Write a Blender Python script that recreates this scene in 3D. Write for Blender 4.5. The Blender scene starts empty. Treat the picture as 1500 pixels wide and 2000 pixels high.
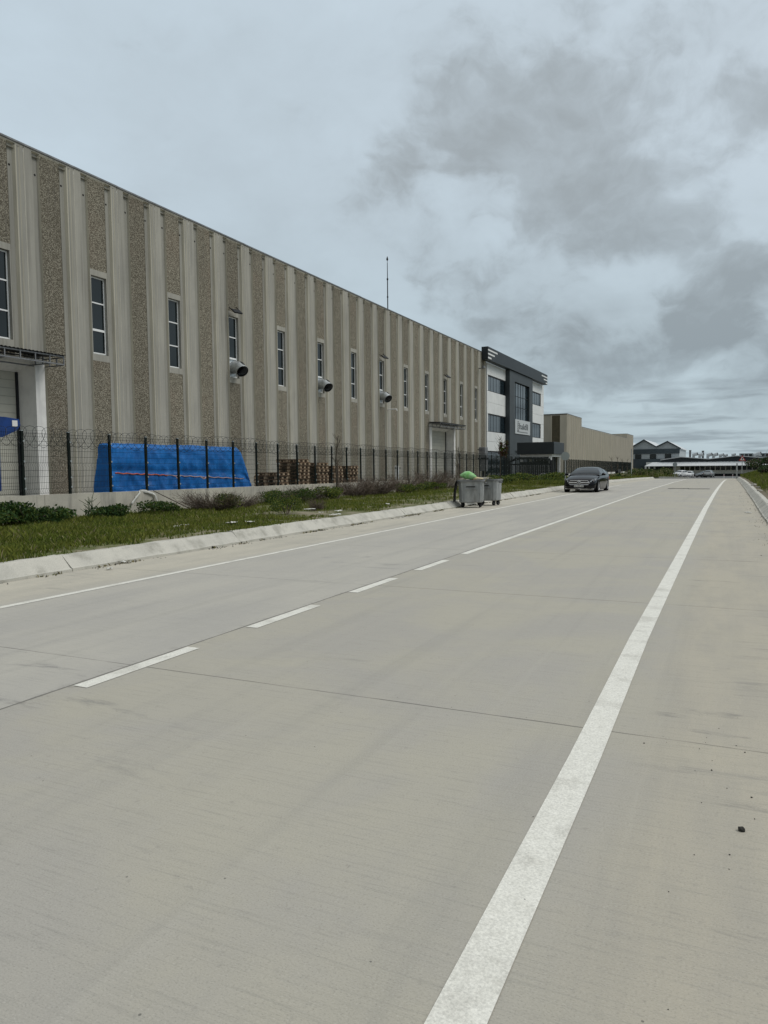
import bpy, math, random
import numpy as np
from mathutils import Vector, Matrix, noise as mnoise

R = math.radians
random.seed(7); np.random.seed(7)
scene = bpy.context.scene
COL = scene.collection

# ------------------------------------------------------------------ camera
EYE = 1.6
YAW, PITCH, ROLL, FPX = R(25.1266), R(3.56), R(-0.6), 1430.0     # focal length in pixels of a 2000 px tall frame
fw = Vector((-math.sin(YAW)*math.cos(PITCH), math.cos(YAW)*math.cos(PITCH), -math.sin(PITCH)))
rt = fw.cross(Vector((0, 0, 1))).normalized(); up = rt.cross(fw)
rt, up = rt*math.cos(ROLL)+up*math.sin(ROLL), up*math.cos(ROLL)-rt*math.sin(ROLL)
cam = bpy.data.objects.new('camera', bpy.data.cameras.new('camera'))
COL.objects.link(cam)
cam.data.sensor_fit = 'VERTICAL'; cam.data.sensor_height = 36.0; cam.data.lens = 36.0*FPX/2000
cam.data.clip_start = .05; cam.data.clip_end = 6000
cam.matrix_world = Matrix(((rt.x, up.x, -fw.x, 0), (rt.y, up.y, -fw.y, 0), (rt.z, up.z, -fw.z, EYE), (0, 0, 0, 1)))
scene.camera = cam

def ray(px, py):
    return fw+rt*((px-750)/FPX)-up*((py-1000)/FPX)
def at_y(px, py, Y):                    # point of the vertical plane y = Y seen at a photo pixel
    v = ray(px, py); t = Y/v.y
    return Vector((v.x*t, Y, EYE+v.z*t))
def at_x(px, py, X):
    v = ray(px, py); t = X/v.x
    return Vector((X, v.y*t, EYE+v.z*t))

# ------------------------------------------------------------------ sky, sun, exposure
SUN_EL, SUN_AZ = R(50), R(62)           # azimuth measured from +Y towards +X
sun = bpy.data.objects.new('sun', bpy.data.lights.new('sun', 'SUN'))
COL.objects.link(sun)
sun.data.energy = 1.45; sun.data.angle = R(30); sun.data.color = (1, .96, .9)
sd = Vector((math.sin(SUN_AZ)*math.cos(SUN_EL), math.cos(SUN_AZ)*math.cos(SUN_EL), math.sin(SUN_EL)))
sun.rotation_euler = sd.to_track_quat('Z', 'Y').to_euler()
scene.view_settings.view_transform = 'Standard'
scene.view_settings.look = 'None'
scene.view_settings.exposure = 0.06
scene.view_settings.gamma = 1.0

class NT:
    """tiny node-tree helper"""
    def __init__(s, tree): s.t = tree; tree.nodes.clear()
    def n(s, typ, ins=None, **kw):
        nd = s.t.nodes.new(typ)
        for k, v in kw.items(): setattr(nd, k, v)
        for k, v in (ins or {}).items(): s.set(nd.inputs[k], v)
        return nd
    def set(s, sock, v):
        if isinstance(v, bpy.types.NodeSocket): s.t.links.new(v, sock)
        elif isinstance(v, bpy.types.Node): s.t.links.new(v.outputs[0], sock)
        else:
            if sock.type == 'RGBA' and len(v) == 3: v = (*v, 1)
            sock.default_value = v
    def math(s, op, a, b=0.0, c=0.0, clamp=False):
        return s.n('ShaderNodeMath', {0: a, 1: b, 2: c}, operation=op, use_clamp=clamp).outputs[0]
    def mix(s, f, a, b, mode='MIX'):
        nd = s.n('ShaderNodeMix', data_type='RGBA', blend_type=mode)
        s.set(nd.inputs[0], f); s.set(nd.inputs[6], a); s.set(nd.inputs[7], b)
        return nd.outputs[2]
    def noise(s, vec, scale, detail=4, rough=.55, dist=0.0):
        return s.n('ShaderNodeTexNoise', {'Vector': vec, 'Scale': scale, 'Detail': detail, 'Roughness': rough, 'Distortion': dist}).outputs[0]
    def ramp(s, f, lo, hi, a=0.0, b=1.0):
        return s.n('ShaderNodeMapRange', {0: f, 1: lo, 2: hi, 3: a, 4: b}, interpolation_type='SMOOTHSTEP').outputs[0]
    def scale(s, vec, sc, loc=(0, 0, 0)):
        return s.n('ShaderNodeMapping', {'Vector': vec, 'Scale': sc, 'Location': loc}).outputs[0]

world = bpy.data.worlds.new('World'); scene.world = world
world.use_nodes = True
W = NT(world.node_tree)
d = W.n('ShaderNodeTexCoord').outputs['Generated']
sp = W.n('ShaderNodeSeparateXYZ', {0: d})
zp = W.math('MAXIMUM', sp.outputs[2], 0.0)
def plane(h):                            # the view direction carried on to a flat cloud deck
    zc = W.math('ADD', zp, h)
    return W.n('ShaderNodeCombineXYZ', {0: W.math('DIVIDE', sp.outputs[0], zc), 1: W.math('DIVIDE', sp.outputs[1], zc), 2: 0.0}).outputs[0]
def warped(vec, scale, amt):
    w_ = W.n('ShaderNodeTexNoise', {'Vector': vec, 'Scale': scale, 'Detail': 4, 'Roughness': .55}).outputs['Color']
    w_ = W.n('ShaderNodeVectorMath', {0: w_, 1: (.5, .5, .5)}, operation='SUBTRACT').outputs[0]
    w_ = W.n('ShaderNodeVectorMath', {0: w_, 1: (amt, amt, amt)}, operation='MULTIPLY').outputs[0]
    return W.n('ShaderNodeVectorMath', {0: vec, 1: w_}, operation='ADD').outputs[0]
def spot(px, py, r0, r1):
    v = ray(px, py).normalized()
    dt = W.n('ShaderNodeVectorMath', {0: d, 1: tuple(v)}, operation='DOT_PRODUCT').outputs['Value']
    return W.ramp(dt, math.cos(R(r1)), math.cos(R(r0)))
def spots(lst):
    b_ = None
    for px, py, r0, r1, a in lst:
        s_ = W.math('MULTIPLY', spot(px, py, r0, r1), a)
        b_ = s_ if b_ is None else W.math('ADD', b_, s_)
    return b_
DW = warped(d, 5.0, .14)
PW = warped(plane(.30), 1.2, .35)
clump = W.noise(W.scale(DW, (1, 1, 1.5), (.35, 5.2, 2)), 6.5, 10, .56)       # heaped cloud
deck = W.noise(W.scale(PW, (1, 1, 1), (3.1, 1.7, 0)), 1.5, 9, .55)            # soft sheet
layer = W.noise(W.scale(warped(plane(.06), .6, .5), (1, 1, 1), (2.4, 7.7, 0)), .62, 9, .56)   # bands towards the horizon
fine = W.noise(W.scale(DW, (1, 1, 1.4), (4, 1, 7)), 17.0, 8, .58)
b1_ = spots([(885, 300, .5, 7, .10), (840, 370, .5, 6, .06), (1120, 320, 1, 9, .09), (1270, 340, 1, 10, .09), (1400, 300, .5, 8, .05), (1080, 210, .5, 5, .045), (1130, 440, .5, 6, .09), (690, 385, .3, 5, .075),
             (1460, 640, .3, 7.5, .10), (1270, 470, .2, 3.0, .07), (930, 545, .3, 6, .07), (1390, 570, .2, 4.5, .07), (1490, 230, .5, 7, .045), (620, 300, .3, 5, .04), (1160, 690, .3, 7, .09), (1330, 740, .5, 8, .06),
             (150, 150, 6, 28, -.07), (420, 430, 3, 14, -.06), (1230, 560, .5, 5, -.05), (960, 430, .3, 3.5, -.05)])
soft = W.ramp(W.math('ADD', W.math('ADD', W.math('MULTIPLY', clump, .6), W.math('MULTIPLY', deck, .4)), b1_), .485, .75)
crisp = W.ramp(W.math('ADD', W.math('ADD', W.math('MULTIPLY', clump, .75), W.math('MULTIPLY', fine, .25)), b1_), .54, .70)
hz = W.ramp(sp.outputs[2], .27, .06)
band = W.math('MULTIPLY', W.ramp(layer, .43, .66), hz)
cl = W.math('ADD', W.math('MULTIPLY', soft, .50), W.math('MULTIPLY', crisp, W.ramp(fine, .3, .7, .22, .50)))
cl = W.math('MAXIMUM', cl, W.math('MULTIPLY', band, W.ramp(sp.outputs[0], -.62, -.15, .30, 1.0)))
cl = W.math('ADD', cl, W.math('MULTIPLY', W.math('SUBTRACT', deck, .5), 1.15))
cl = W.math('ADD', cl, W.math('MULTIPLY', W.math('SUBTRACT', fine, .5), .26))
cl = W.math('MINIMUM', W.math('MAXIMUM', cl, -.2), 1.0)
sky = W.n('ShaderNodeTexSky', sky_type='NISHITA', sun_disc=False, sun_elevation=SUN_EL, sun_rotation=SUN_AZ).outputs[0]
low = W.ramp(sp.outputs[2], 0.0, .42)
side = W.ramp(sp.outputs[0], -.75, .12)
thin = W.mix(low, (4.4, 5.35, 5.85), W.mix(side, (5.3, 6.25, 6.95), (5.4, 6.2, 6.8)))
thin = W.mix(W.ramp(sp.outputs[2], .5, 1.0), thin, (9.0, 9.2, 9.2))
thin = W.mix(.05, thin, sky)
thick = W.mix(low, (2.65, 3.2, 3.55), (3.4, 3.85, 4.15))
T_ = W.n('ShaderNodeMix', {0: cl, 6: thin, 7: thick}, data_type='RGBA', clamp_factor=False)
col = T_.outputs[2]
# unseen dark sky added behind the viewer to shade faces turned that way
col = W.mix(W.math('MULTIPLY', W.ramp(sp.outputs[1], .15, -.6), W.ramp(sp.outputs[2], .85, .2)), col, (2.4, 2.6, 2.7))
bg = W.n('ShaderNodeBackground', {'Color': col, 'Strength': .1})
W.n('ShaderNodeOutputWorld', {0: bg})

# ------------------------------------------------------------------ materials
MATS = {}
def mat(name, col, rough=.8, metal=0.0, col2=None, nscale=3.0, stretch=(1, 1, 1), lo=.35, hi=.65, bump=0.0, bscale=40.0, grain=0.0, gscale=90.0, coat=0.0, spec=.25, streak=None):
    m = bpy.data.materials.new(name); m.use_nodes = True
    T = NT(m.node_tree); MATS[name] = m
    oc = T.n('ShaderNodeTexCoord').outputs['Object']
    c = (*col, 1)
    if col2:
        c = T.mix(T.ramp(T.noise(T.scale(oc, stretch), nscale, 6, .6), lo, hi), col, col2)
    if streak:                           # dirt running down or along one way: (colour, stretch, scale, amount)
        c = T.mix(T.math('MULTIPLY', T.ramp(T.noise(T.scale(oc, streak[1]), streak[2], 5, .6), .48, .72), streak[3]), c, streak[0])
    if grain:
        g = T.noise(oc, gscale, 3, .7)
        c = T.mix(1.0, c, T.n('ShaderNodeCombineColor', {0: T.ramp(g, .2, .8, 1-grain, 1+grain), 1: T.ramp(g, .2, .8, 1-grain, 1+grain), 2: T.ramp(g, .2, .8, 1-grain, 1+grain)}).outputs[0], 'MULTIPLY')
    b = T.n('ShaderNodeBsdfPrincipled', {'Base Color': c, 'Roughness': rough, 'Metallic': metal, 'Coat Weight': coat, 'Specular IOR Level': spec})
    if coat: b.inputs['Coat Roughness'].default_value = .04
    if bump:
        T.set(b.inputs['Normal'], T.n('ShaderNodeBump', {'Height': T.noise(oc, bscale, 4, .6), 'Strength': bump, 'Distance': .02}).outputs[0])
    T.n('ShaderNodeOutputMaterial', {0: b})
    return m

def panel_tone(name, pitch, y0, amount):
    """each precast panel was cast from its own batch: a slight tone of its own, and rain runs below the roof edge"""
    m = MATS[name]; t = m.node_tree
    b = next(n for n in t.nodes if n.type == 'BSDF_PRINCIPLED'); src = b.inputs['Base Color'].links[0].from_socket
    T = NT.__new__(NT); T.t = t
    oc = T.n('ShaderNodeTexCoord').outputs['Object']; sp_ = T.n('ShaderNodeSeparateXYZ', {0: oc})
    k = T.math('FLOOR', T.math('DIVIDE', T.math('SUBTRACT', sp_.outputs[1], y0), pitch))
    wn = T.n('ShaderNodeTexWhiteNoise', {'W': k}, noise_dimensions='1D').outputs[0]
    v = T.math('ADD', 1-amount, T.math('MULTIPLY', wn, 2*amount))
    c = T.mix(1.0, src, T.n('ShaderNodeCombineColor', {0: v, 1: v, 2: T.math('MULTIPLY', v, .995)}).outputs[0], 'MULTIPLY')
    run = T.noise(T.scale(oc, (7, 7, .16)), 1.0, 5, .65)
    top = T.ramp(T.math('ADD', sp_.outputs[2], T.math('MULTIPLY', T.noise(T.scale(oc, (3, 3, .01)), 1.0, 3), 7)), 9, 16)
    c = T.mix(T.math('MULTIPLY', T.math('MULTIPLY', T.ramp(run, .5, .72), top), .42), c, (.12, .112, .095))
    blot = T.noise(T.scale(oc, (1, 1, .7)), .55, 5, .6)
    c = T.mix(T.math('MULTIPLY', T.ramp(blot, .52, .72), .22), c, (.17, .16, .135))
    T.set(b.inputs['Base Color'], c)

def road_material():
    m = bpy.data.materials.new('road_concrete'); m.use_nodes = True
    T = NT(m.node_tree); MATS['road'] = m
    oc = T.n('ShaderNodeTexCoord').outputs['Object']
    s = T.n('ShaderNodeSeparateXYZ', {0: oc}); x, y = s.outputs[0], s.outputs[1]
    wob = T.math('MULTIPLY', T.math('SUBTRACT', T.noise(oc, 2.2, 5, .6), .5), .05)
    warm = T.mix(T.ramp(T.noise(oc, .55, 6, .6, .6), .38, .64), (.396, .374, .312), (.366, .349, .312))
    cool = T.mix(T.ramp(T.noise(T.scale(oc, (1.3, .35, 1)), .8, 6, .6), .35, .65), (.43, .412, .365), (.38, .366, .335))
    left = T.math('LESS_THAN', x, -4.385)
    c = T.mix(left, warm, cool)
    dusty = T.mix(T.ramp(T.noise(T.scale(oc, (1, .3, 1)), 1.6, 6, .65), .36, .66), (.50, .466, .383), (.42, .396, .333))
    c = T.mix(T.math('MULTIPLY', T.ramp(T.math('ADD', x, T.math('MULTIPLY', wob, 12)), -7.5, -8.1), .85), c, dusty)
    sandy = T.mix(T.ramp(T.noise(T.scale(oc, (1, .25, 1)), 2.0, 6, .65), .36, .66), (.428, .390, .308), (.362, .336, .280))
    c = T.mix(T.math('MULTIPLY', T.ramp(T.math('ADD', x, T.math('MULTIPLY', wob, 8)), -.62, -.2), .7), c, sandy)
    # wheel tracks and drag streaks along the road
    st = T.noise(T.scale(oc, (2.6, .09, 1)), 1.0, 5, .6)
    c = T.mix(T.math('MULTIPLY', T.ramp(st, .5, .75), .3), c, (.25, .245, .225))
    st2 = T.noise(T.scale(oc, (13, .22, 1), (3, 9, 0)), 1.0, 6, .65)
    c = T.mix(T.math('MULTIPLY', T.ramp(st2, .54, .78), .15), c, (.50, .485, .43))
    # scuffs lying across the lane
    sk = T.noise(T.scale(oc, (.55, 2.4, 1), (5, 3, 0)), 1.1, 6, .7, .4)
    skm = T.math('MULTIPLY', T.ramp(sk, .58, .72), T.ramp(T.noise(oc, .22, 2), .45, .62))
    c = T.mix(T.math('MULTIPLY', skm, .7), c, (.17, .17, .165))
    sk2 = T.noise(T.scale(oc, (1.1, 5.5, 1), (2, 6, 0)), 1.0, 6, .7, .3)
    c = T.mix(T.math('MULTIPLY', T.math('MULTIPLY', T.ramp(sk2, .56, .70), T.ramp(x, -.55, -.25)), T.math('MULTIPLY', T.ramp(T.noise(oc, .35, 2), .42, .58), .62)), c, (.15, .148, .14))
    # broom finish across the slab
    br = T.noise(T.scale(oc, (2.2, 60, 1)), 1.0, 4, .75)
    c = T.mix(T.math('MULTIPLY', T.ramp(br, .48, .70), .34), c, (.23, .225, .2))
    g = T.noise(T.scale(oc, (1, 1.7, 1)), 105, 5, .8)
    c = T.mix(T.math('MULTIPLY', T.ramp(g, .52, .68), .75), c, (.2, .195, .175))
    c = T.mix(T.math('MULTIPLY', T.ramp(g, .47, .30), .6), c, (.52, .51, .46))
    g2 = T.noise(oc, 21, 6, .7)
    c = T.mix(T.math('MULTIPLY', T.ramp(g2, .56, .74), .34), c, (.19, .185, .17))
    pit = T.n('ShaderNodeTexVoronoi', {'Vector': oc, 'Scale': 7.0}).outputs['Distance']
    pm = T.math('MULTIPLY', T.math('LESS_THAN', pit, .035), T.math('GREATER_THAN', T.noise(oc, 3.1, 2), .5))
    c = T.mix(T.math('MULTIPLY', pm, .75), c, (.1, .098, .09))
    # sawn joints
    yj = T.math('ABSOLUTE', T.math('SUBTRACT', T.math('MODULO', T.math('ADD', T.math('ADD', y, T.math('MULTIPLY', wob, .35)), 43.5+2.175-4.36), 4.36), 2.18))
    jm = T.math('LESS_THAN', T.math('ABSOLUTE', yj), T.math('ADD', .0045, T.math('MULTIPLY', T.noise(oc, 5, 3), .006)))
    xj = T.math('ABSOLUTE', T.math('SUBTRACT', T.math('ADD', x, T.math('MULTIPLY', wob, .4)), -4.392))
    jm2 = T.math('LESS_THAN', xj, T.math('MULTIPLY', T.noise(oc, 4, 5, .7), .022))
    j = T.math('MAXIMUM', T.math('MULTIPLY', jm, T.ramp(T.noise(oc, 1.3, 3), .3, .55, .2, .68)), T.math('MULTIPLY', jm2, .75))
    c = T.mix(j, c, (.09, .088, .08))
    # dirt along the joint edge
    c = T.mix(T.math('MULTIPLY', T.math('MULTIPLY', T.ramp(xj, .14, 0.0), T.ramp(T.noise(oc, 9, 5, .7), .5, .66)), .5), c, (.2, .19, .17))
    b = T.n('ShaderNodeBsdfPrincipled', {'Base Color': c, 'Roughness': .88, 'Specular IOR Level': .25})
    hgt = T.math('ADD', T.math('MULTIPLY', br, .6), T.math('ADD', T.math('MULTIPLY', g, .5), T.math('MULTIPLY', j, -2.0)))
    T.set(b.inputs['Normal'], T.n('ShaderNodeBump', {'Height': hgt, 'Strength': .35, 'Distance': .006}).outputs[0])
    T.n('ShaderNodeOutputMaterial', {0: b})

def aggregate_material():
    m = bpy.data.materials.new('exposed_aggregate'); m.use_nodes = True
    T = NT(m.node_tree); MATS['aggregate'] = m
    oc = T.n('ShaderNodeTexCoord').outputs['Object']
    v = T.n('ShaderNodeTexVoronoi', {'Vector': oc, 'Scale': 24.0, 'Randomness': 1.0})
    hue = T.n('ShaderNodeSeparateColor', {0: v.outputs['Color']}).outputs[0]
    c = T.mix(T.ramp(hue, .15, .9), (.155, .139, .104), (.46, .425, .34))
    c = T.mix(T.math('MULTIPLY', T.ramp(v.outputs['Distance'], .42, .62), .75), c, (.07, .062, .045))
    c = T.mix(T.math('MULTIPLY', T.ramp(T.noise(oc, .45, 4, .6), .46, .7), .16), c, (.26, .18, .135))
    c = T.mix(T.math('MULTIPLY', T.ramp(T.noise(T.scale(oc, (2, 2, .2)), 1, 4), .45, .75), .3), c, (.12, .105, .08))
    b = T.n('ShaderNodeBsdfPrincipled', {'Base Color': c, 'Roughness': .92, 'Specular IOR Level': .2})
    T.set(b.inputs['Normal'], T.n('ShaderNodeBump', {'Height': T.math('SUBTRACT', 1.0, v.outputs['Distance']), 'Strength': .8, 'Distance': .02}).outputs[0])
    T.n('ShaderNodeOutputMaterial', {0: b})

def corrugated(name, col, period, axis, depth=.015, rough=.5, col2=None, sharp=False):
    m = bpy.data.materials.new(name); m.use_nodes = True
    T = NT(m.node_tree); MATS[name] = m
    oc = T.n('ShaderNodeTexCoord').outputs['Object']
    s = T.n('ShaderNodeSeparateXYZ', {0: oc}).outputs[axis]
    ph = T.math('FRACT', T.math('DIVIDE', s, period))
    line = T.math('LESS_THAN', ph, .07) if sharp else T.ramp(T.math('SINE', T.math('MULTIPLY', ph, 6.2832)), -1, 1)
    c = T.mix(T.ramp(T.noise(oc, 1.3, 5), .35, .7), col, col2 or tuple(v*.86 for v in col))
    if sharp: c = T.mix(T.math('MULTIPLY', line, .5), c, tuple(v*.25 for v in col))
    b = T.n('ShaderNodeBsdfPrincipled', {'Base Color': c, 'Roughness': rough})
    T.set(b.inputs['Normal'], T.n('ShaderNodeBump', {'Height': line, 'Strength': .6, 'Distance': depth}).outputs[0])
    T.n('ShaderNodeOutputMaterial', {0: b})
    return m

def foliage(name, a, b_, c_=None):
    m = bpy.data.materials.new(name); m.use_nodes = True
    T = NT(m.node_tree); MATS[name] = m
    oc = T.n('ShaderNodeTexCoord').outputs['Object']
    c = T.mix(T.ramp(T.noise(oc, 1.1, 4, .6), .36, .66), a, b_)
    c = T.mix(T.ramp(T.noise(oc, 14, 3, .6), .5, .8), c, c_ or tuple(v*1.5 for v in b_))
    bs = T.n('ShaderNodeBsdfPrincipled', {'Base Color': c, 'Roughness': .75, 'Specular IOR Level': .2})
    tr = T.n('ShaderNodeBsdfTranslucent', {'Color': c})
    T.n('ShaderNodeOutputMaterial', {0: T.n('ShaderNodeMixShader', {0: .25, 1: bs, 2: tr})})
    return m

road_material(); aggregate_material()
def worn_paint():
    m = MATS['line_paint']; T = NT.__new__(NT); T.t = m.node_tree
    b = next(n for n in m.node_tree.nodes if n.type == 'BSDF_PRINCIPLED'); src = b.inputs['Base Color'].links[0].from_socket
    oc = T.n('ShaderNodeTexCoord').outputs['Object']
    w = T.math('MULTIPLY', T.ramp(T.noise(T.scale(oc, (1, 2.2, 1)), 42, 5, .75), .56, .70), T.ramp(T.noise(oc, 1.7, 4, .6), .38, .66, .15, .75))
    c = T.mix(w, src, (.36, .35, .305))
    sp_ = T.noise(oc, 4.3, 3, .6)
    c = T.mix(T.math('MULTIPLY', T.ramp(sp_, .68, .76), .55), c, (.22, .215, .2))
    T.set(b.inputs['Base Color'], c)
mat('line_paint', (.70, .69, .63), .7, col2=(.63, .62, .56), nscale=14, lo=.3, hi=.75, grain=.22, gscale=95, streak=((.36, .345, .30), (1, 1, 1), 3.1, .42))
mat('kerb_concrete', (.50, .485, .43), .85, col2=(.43, .42, .375), nscale=1.6, grain=.12, gscale=60, bump=.2, streak=((.25, .24, .20), (1, 1, 1), 3.2, .6))
mat('wall_concrete', (.50, .475, .40), .88, col2=(.41, .39, .335), nscale=1.1, stretch=(1, 1, 1.5), grain=.1, gscale=45, bump=.2, streak=((.19, .185, .165), (3, 3, .35), 1.6, .6))
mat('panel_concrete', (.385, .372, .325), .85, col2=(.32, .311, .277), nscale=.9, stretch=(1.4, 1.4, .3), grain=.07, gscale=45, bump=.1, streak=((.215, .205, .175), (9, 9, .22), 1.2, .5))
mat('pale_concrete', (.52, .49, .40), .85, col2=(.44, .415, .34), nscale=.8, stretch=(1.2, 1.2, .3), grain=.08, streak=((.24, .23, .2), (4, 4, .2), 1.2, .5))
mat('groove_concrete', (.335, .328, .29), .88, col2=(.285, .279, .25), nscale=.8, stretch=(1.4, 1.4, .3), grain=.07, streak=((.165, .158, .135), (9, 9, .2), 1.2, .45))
mat('joint_sealant', (.56, .53, .44), .8, col2=(.46, .44, .37), nscale=2)
mat('white_plaster', (.78, .77, .73), .6, col2=(.66, .65, .62), nscale=1.3, streak=((.40, .40, .38), (4, 4, .3), 1.0, .35))
mat('pvc_white', (.78, .79, .78), .35)
mat('galvanised', (.50, .53, .54), .42, .75, col2=(.36, .38, .39), nscale=7, lo=.4, hi=.65, bump=.05)
mat('bin_steel', (.38, .395, .39), .55, .35, col2=(.29, .305, .305), nscale=5, stretch=(1, 1, .5), grain=.1, gscale=60, streak=((.17, .165, .155), (3, 3, .4), 2.2, .5))
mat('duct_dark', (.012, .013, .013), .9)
mat('post_green', (.004, .009, .007), .75, spec=.2)
mat('wire_green', (.010, .016, .013), .7, spec=.2)
mat('razor_steel', (.045, .05, .05), .6, .2, spec=.3)
mat('dark_steel', (.022, .024, .027), .6, .3)
mat('grey_steel', (.23, .235, .24), .55, .4, col2=(.16, .165, .17))
mat('anthracite', (.024, .031, .035), .5, .0, col2=(.02, .026, .03), nscale=.6, spec=.3)
mat('anthracite_frame', (.055, .066, .070), .55, .0, col2=(.046, .055, .06), nscale=.4, spec=.3)
mat('glass_blue', (.012, .022, .028), .06, 0, spec=.6)
mat('glass_dark', (.008, .013, .014), .05, 0, spec=.5)
mat('gable_band', (.060, .078, .088), .6, col2=(.05, .066, .075), nscale=.4)
mat('gable_front', (.40, .435, .445), .7, col2=(.34, .375, .39), nscale=.4)
mat('sign_board', (.50, .53, .535), .5)
mat('soil', (.23, .205, .145), .95, col2=(.10, .115, .04), nscale=1.6, lo=.4, hi=.6, grain=.25, gscale=30, bump=.6, bscale=18)
mat('bare_soil', (.19, .155, .115), .95, col2=(.11, .10, .06), nscale=1.6, grain=.25, gscale=24, bump=.7, bscale=12)
mat('far_ground', (.12, .115, .07), .95, col2=(.07, .08, .03), nscale=.06)
mat('yard_concrete', (.30, .29, .26), .9, col2=(.24, .235, .21), nscale=.5)
mat('asphalt', (.095, .095, .095), .9, col2=(.13, .13, .127), nscale=.3, grain=.15)
mat('tarpaulin_blue', (.005, .155, .50), .42, col2=(.004, .105, .36), nscale=1.2, bump=.9, bscale=4.5, streak=((.03, .22, .62), (1.0, 2.2, .8), 3.2, .45))
mat('strap_orange', (.55, .13, .07), .7)
mat('strap_pale', (.62, .42, .36), .7)
mat('pallet_wood', (.25, .16, .10), .85, col2=(.13, .088, .058), nscale=4, stretch=(1, 6, 6), grain=.15)
mat('pallet_end', (.58, .45, .31), .85, col2=(.34, .25, .165), nscale=9)
mat('blue_paint', (.012, .05, .21), .4, col2=(.01, .038, .15), nscale=2)
mat('rubber', (.011, .011, .011), .85, spec=.1)
mat('black_paint', (.003, .0035, .0045), .10, 0, spec=.3)
mat('chrome', (.72, .73, .74), .15, 1.0)
mat('alloy', (.42, .43, .44), .3, .9)
mat('lamp_glass', (.40, .42, .44), .1, .2, spec=.9)
mat('plate_white', (.62, .62, .6), .5)
mat('ink_black', (.008, .008, .009), .7, spec=.15)
mat('bark', (.10, .085, .065), .95, col2=(.06, .05, .04), nscale=12, bump=.5)
mat('dry_twig', (.17, .135, .105), .95, col2=(.10, .08, .066), nscale=3)
mat('straw', (.27, .235, .13), .9, col2=(.19, .17, .085), nscale=3)
mat('paper_white', (.66, .66, .62), .8, col2=(.5, .5, .46), nscale=8)
mat('stone_dark', (.055, .053, .045), .9, col2=(.03, .03, .027), nscale=30, bump=.6, bscale=60)
mat('stone_pale', (.40, .38, .33), .9, col2=(.26, .245, .21), nscale=9, bump=.5)
mat('bag_green', (.17, .44, .12), .35, col2=(.34, .58, .30), nscale=6, bump=.3, bscale=9)
mat('bag_yellow', (.60, .46, .22), .6, col2=(.62, .58, .46), nscale=9)
mat('sign_grey', (.36, .40, .40), .5, .2)
mat('sign_red', (.42, .03, .03), .5)
mat('sign_white', (.72, .72, .70), .5)
mat('white_paint', (.62, .63, .63), .35, coat=.4)
mat('silver_paint', (.30, .315, .32), .35, .6, coat=.5)
mat('grey_paint', (.035, .042, .045), .35, .3, coat=.6)
mat('white_cladding', (.78, .79, .77), .5, col2=(.70, .715, .70), nscale=.5)
mat('pale_grey_wall', (.25, .275, .285), .7, col2=(.21, .235, .245), nscale=.4)
mat('brown_strip', (.115, .098, .062), .9, col2=(.09, .077, .05), nscale=2)
corrugated('roller_slats', (.46, .45, .38), .32, 2, .02, .55, (.40, .395, .34), sharp=True)
corrugated('roof_sheet', (.60, .62, .63), .5, 0, .03, .45)
foliage('leaf_dark', (.022, .052, .015), (.036, .078, .02), (.06, .115, .032))
foliage('leaf_mid', (.055, .09, .018), (.08, .115, .022), (.115, .15, .04))
foliage('leaf_red', (.055, .03, .025), (.09, .04, .03), (.10, .06, .04))
foliage('grass_blade', (.13, .17, .024), (.20, .215, .040), (.26, .24, .08))
foliage('grass_deep', (.065, .10, .016), (.115, .14, .026), (.15, .16, .042))
worn_paint()
for n_, a_ in (('panel_concrete', .07), ('groove_concrete', .09), ('aggregate', .13), ('pale_concrete', .05)): panel_tone(n_, 2.385, 22.7575, a_)
def M(n): return MATS[n]

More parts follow.
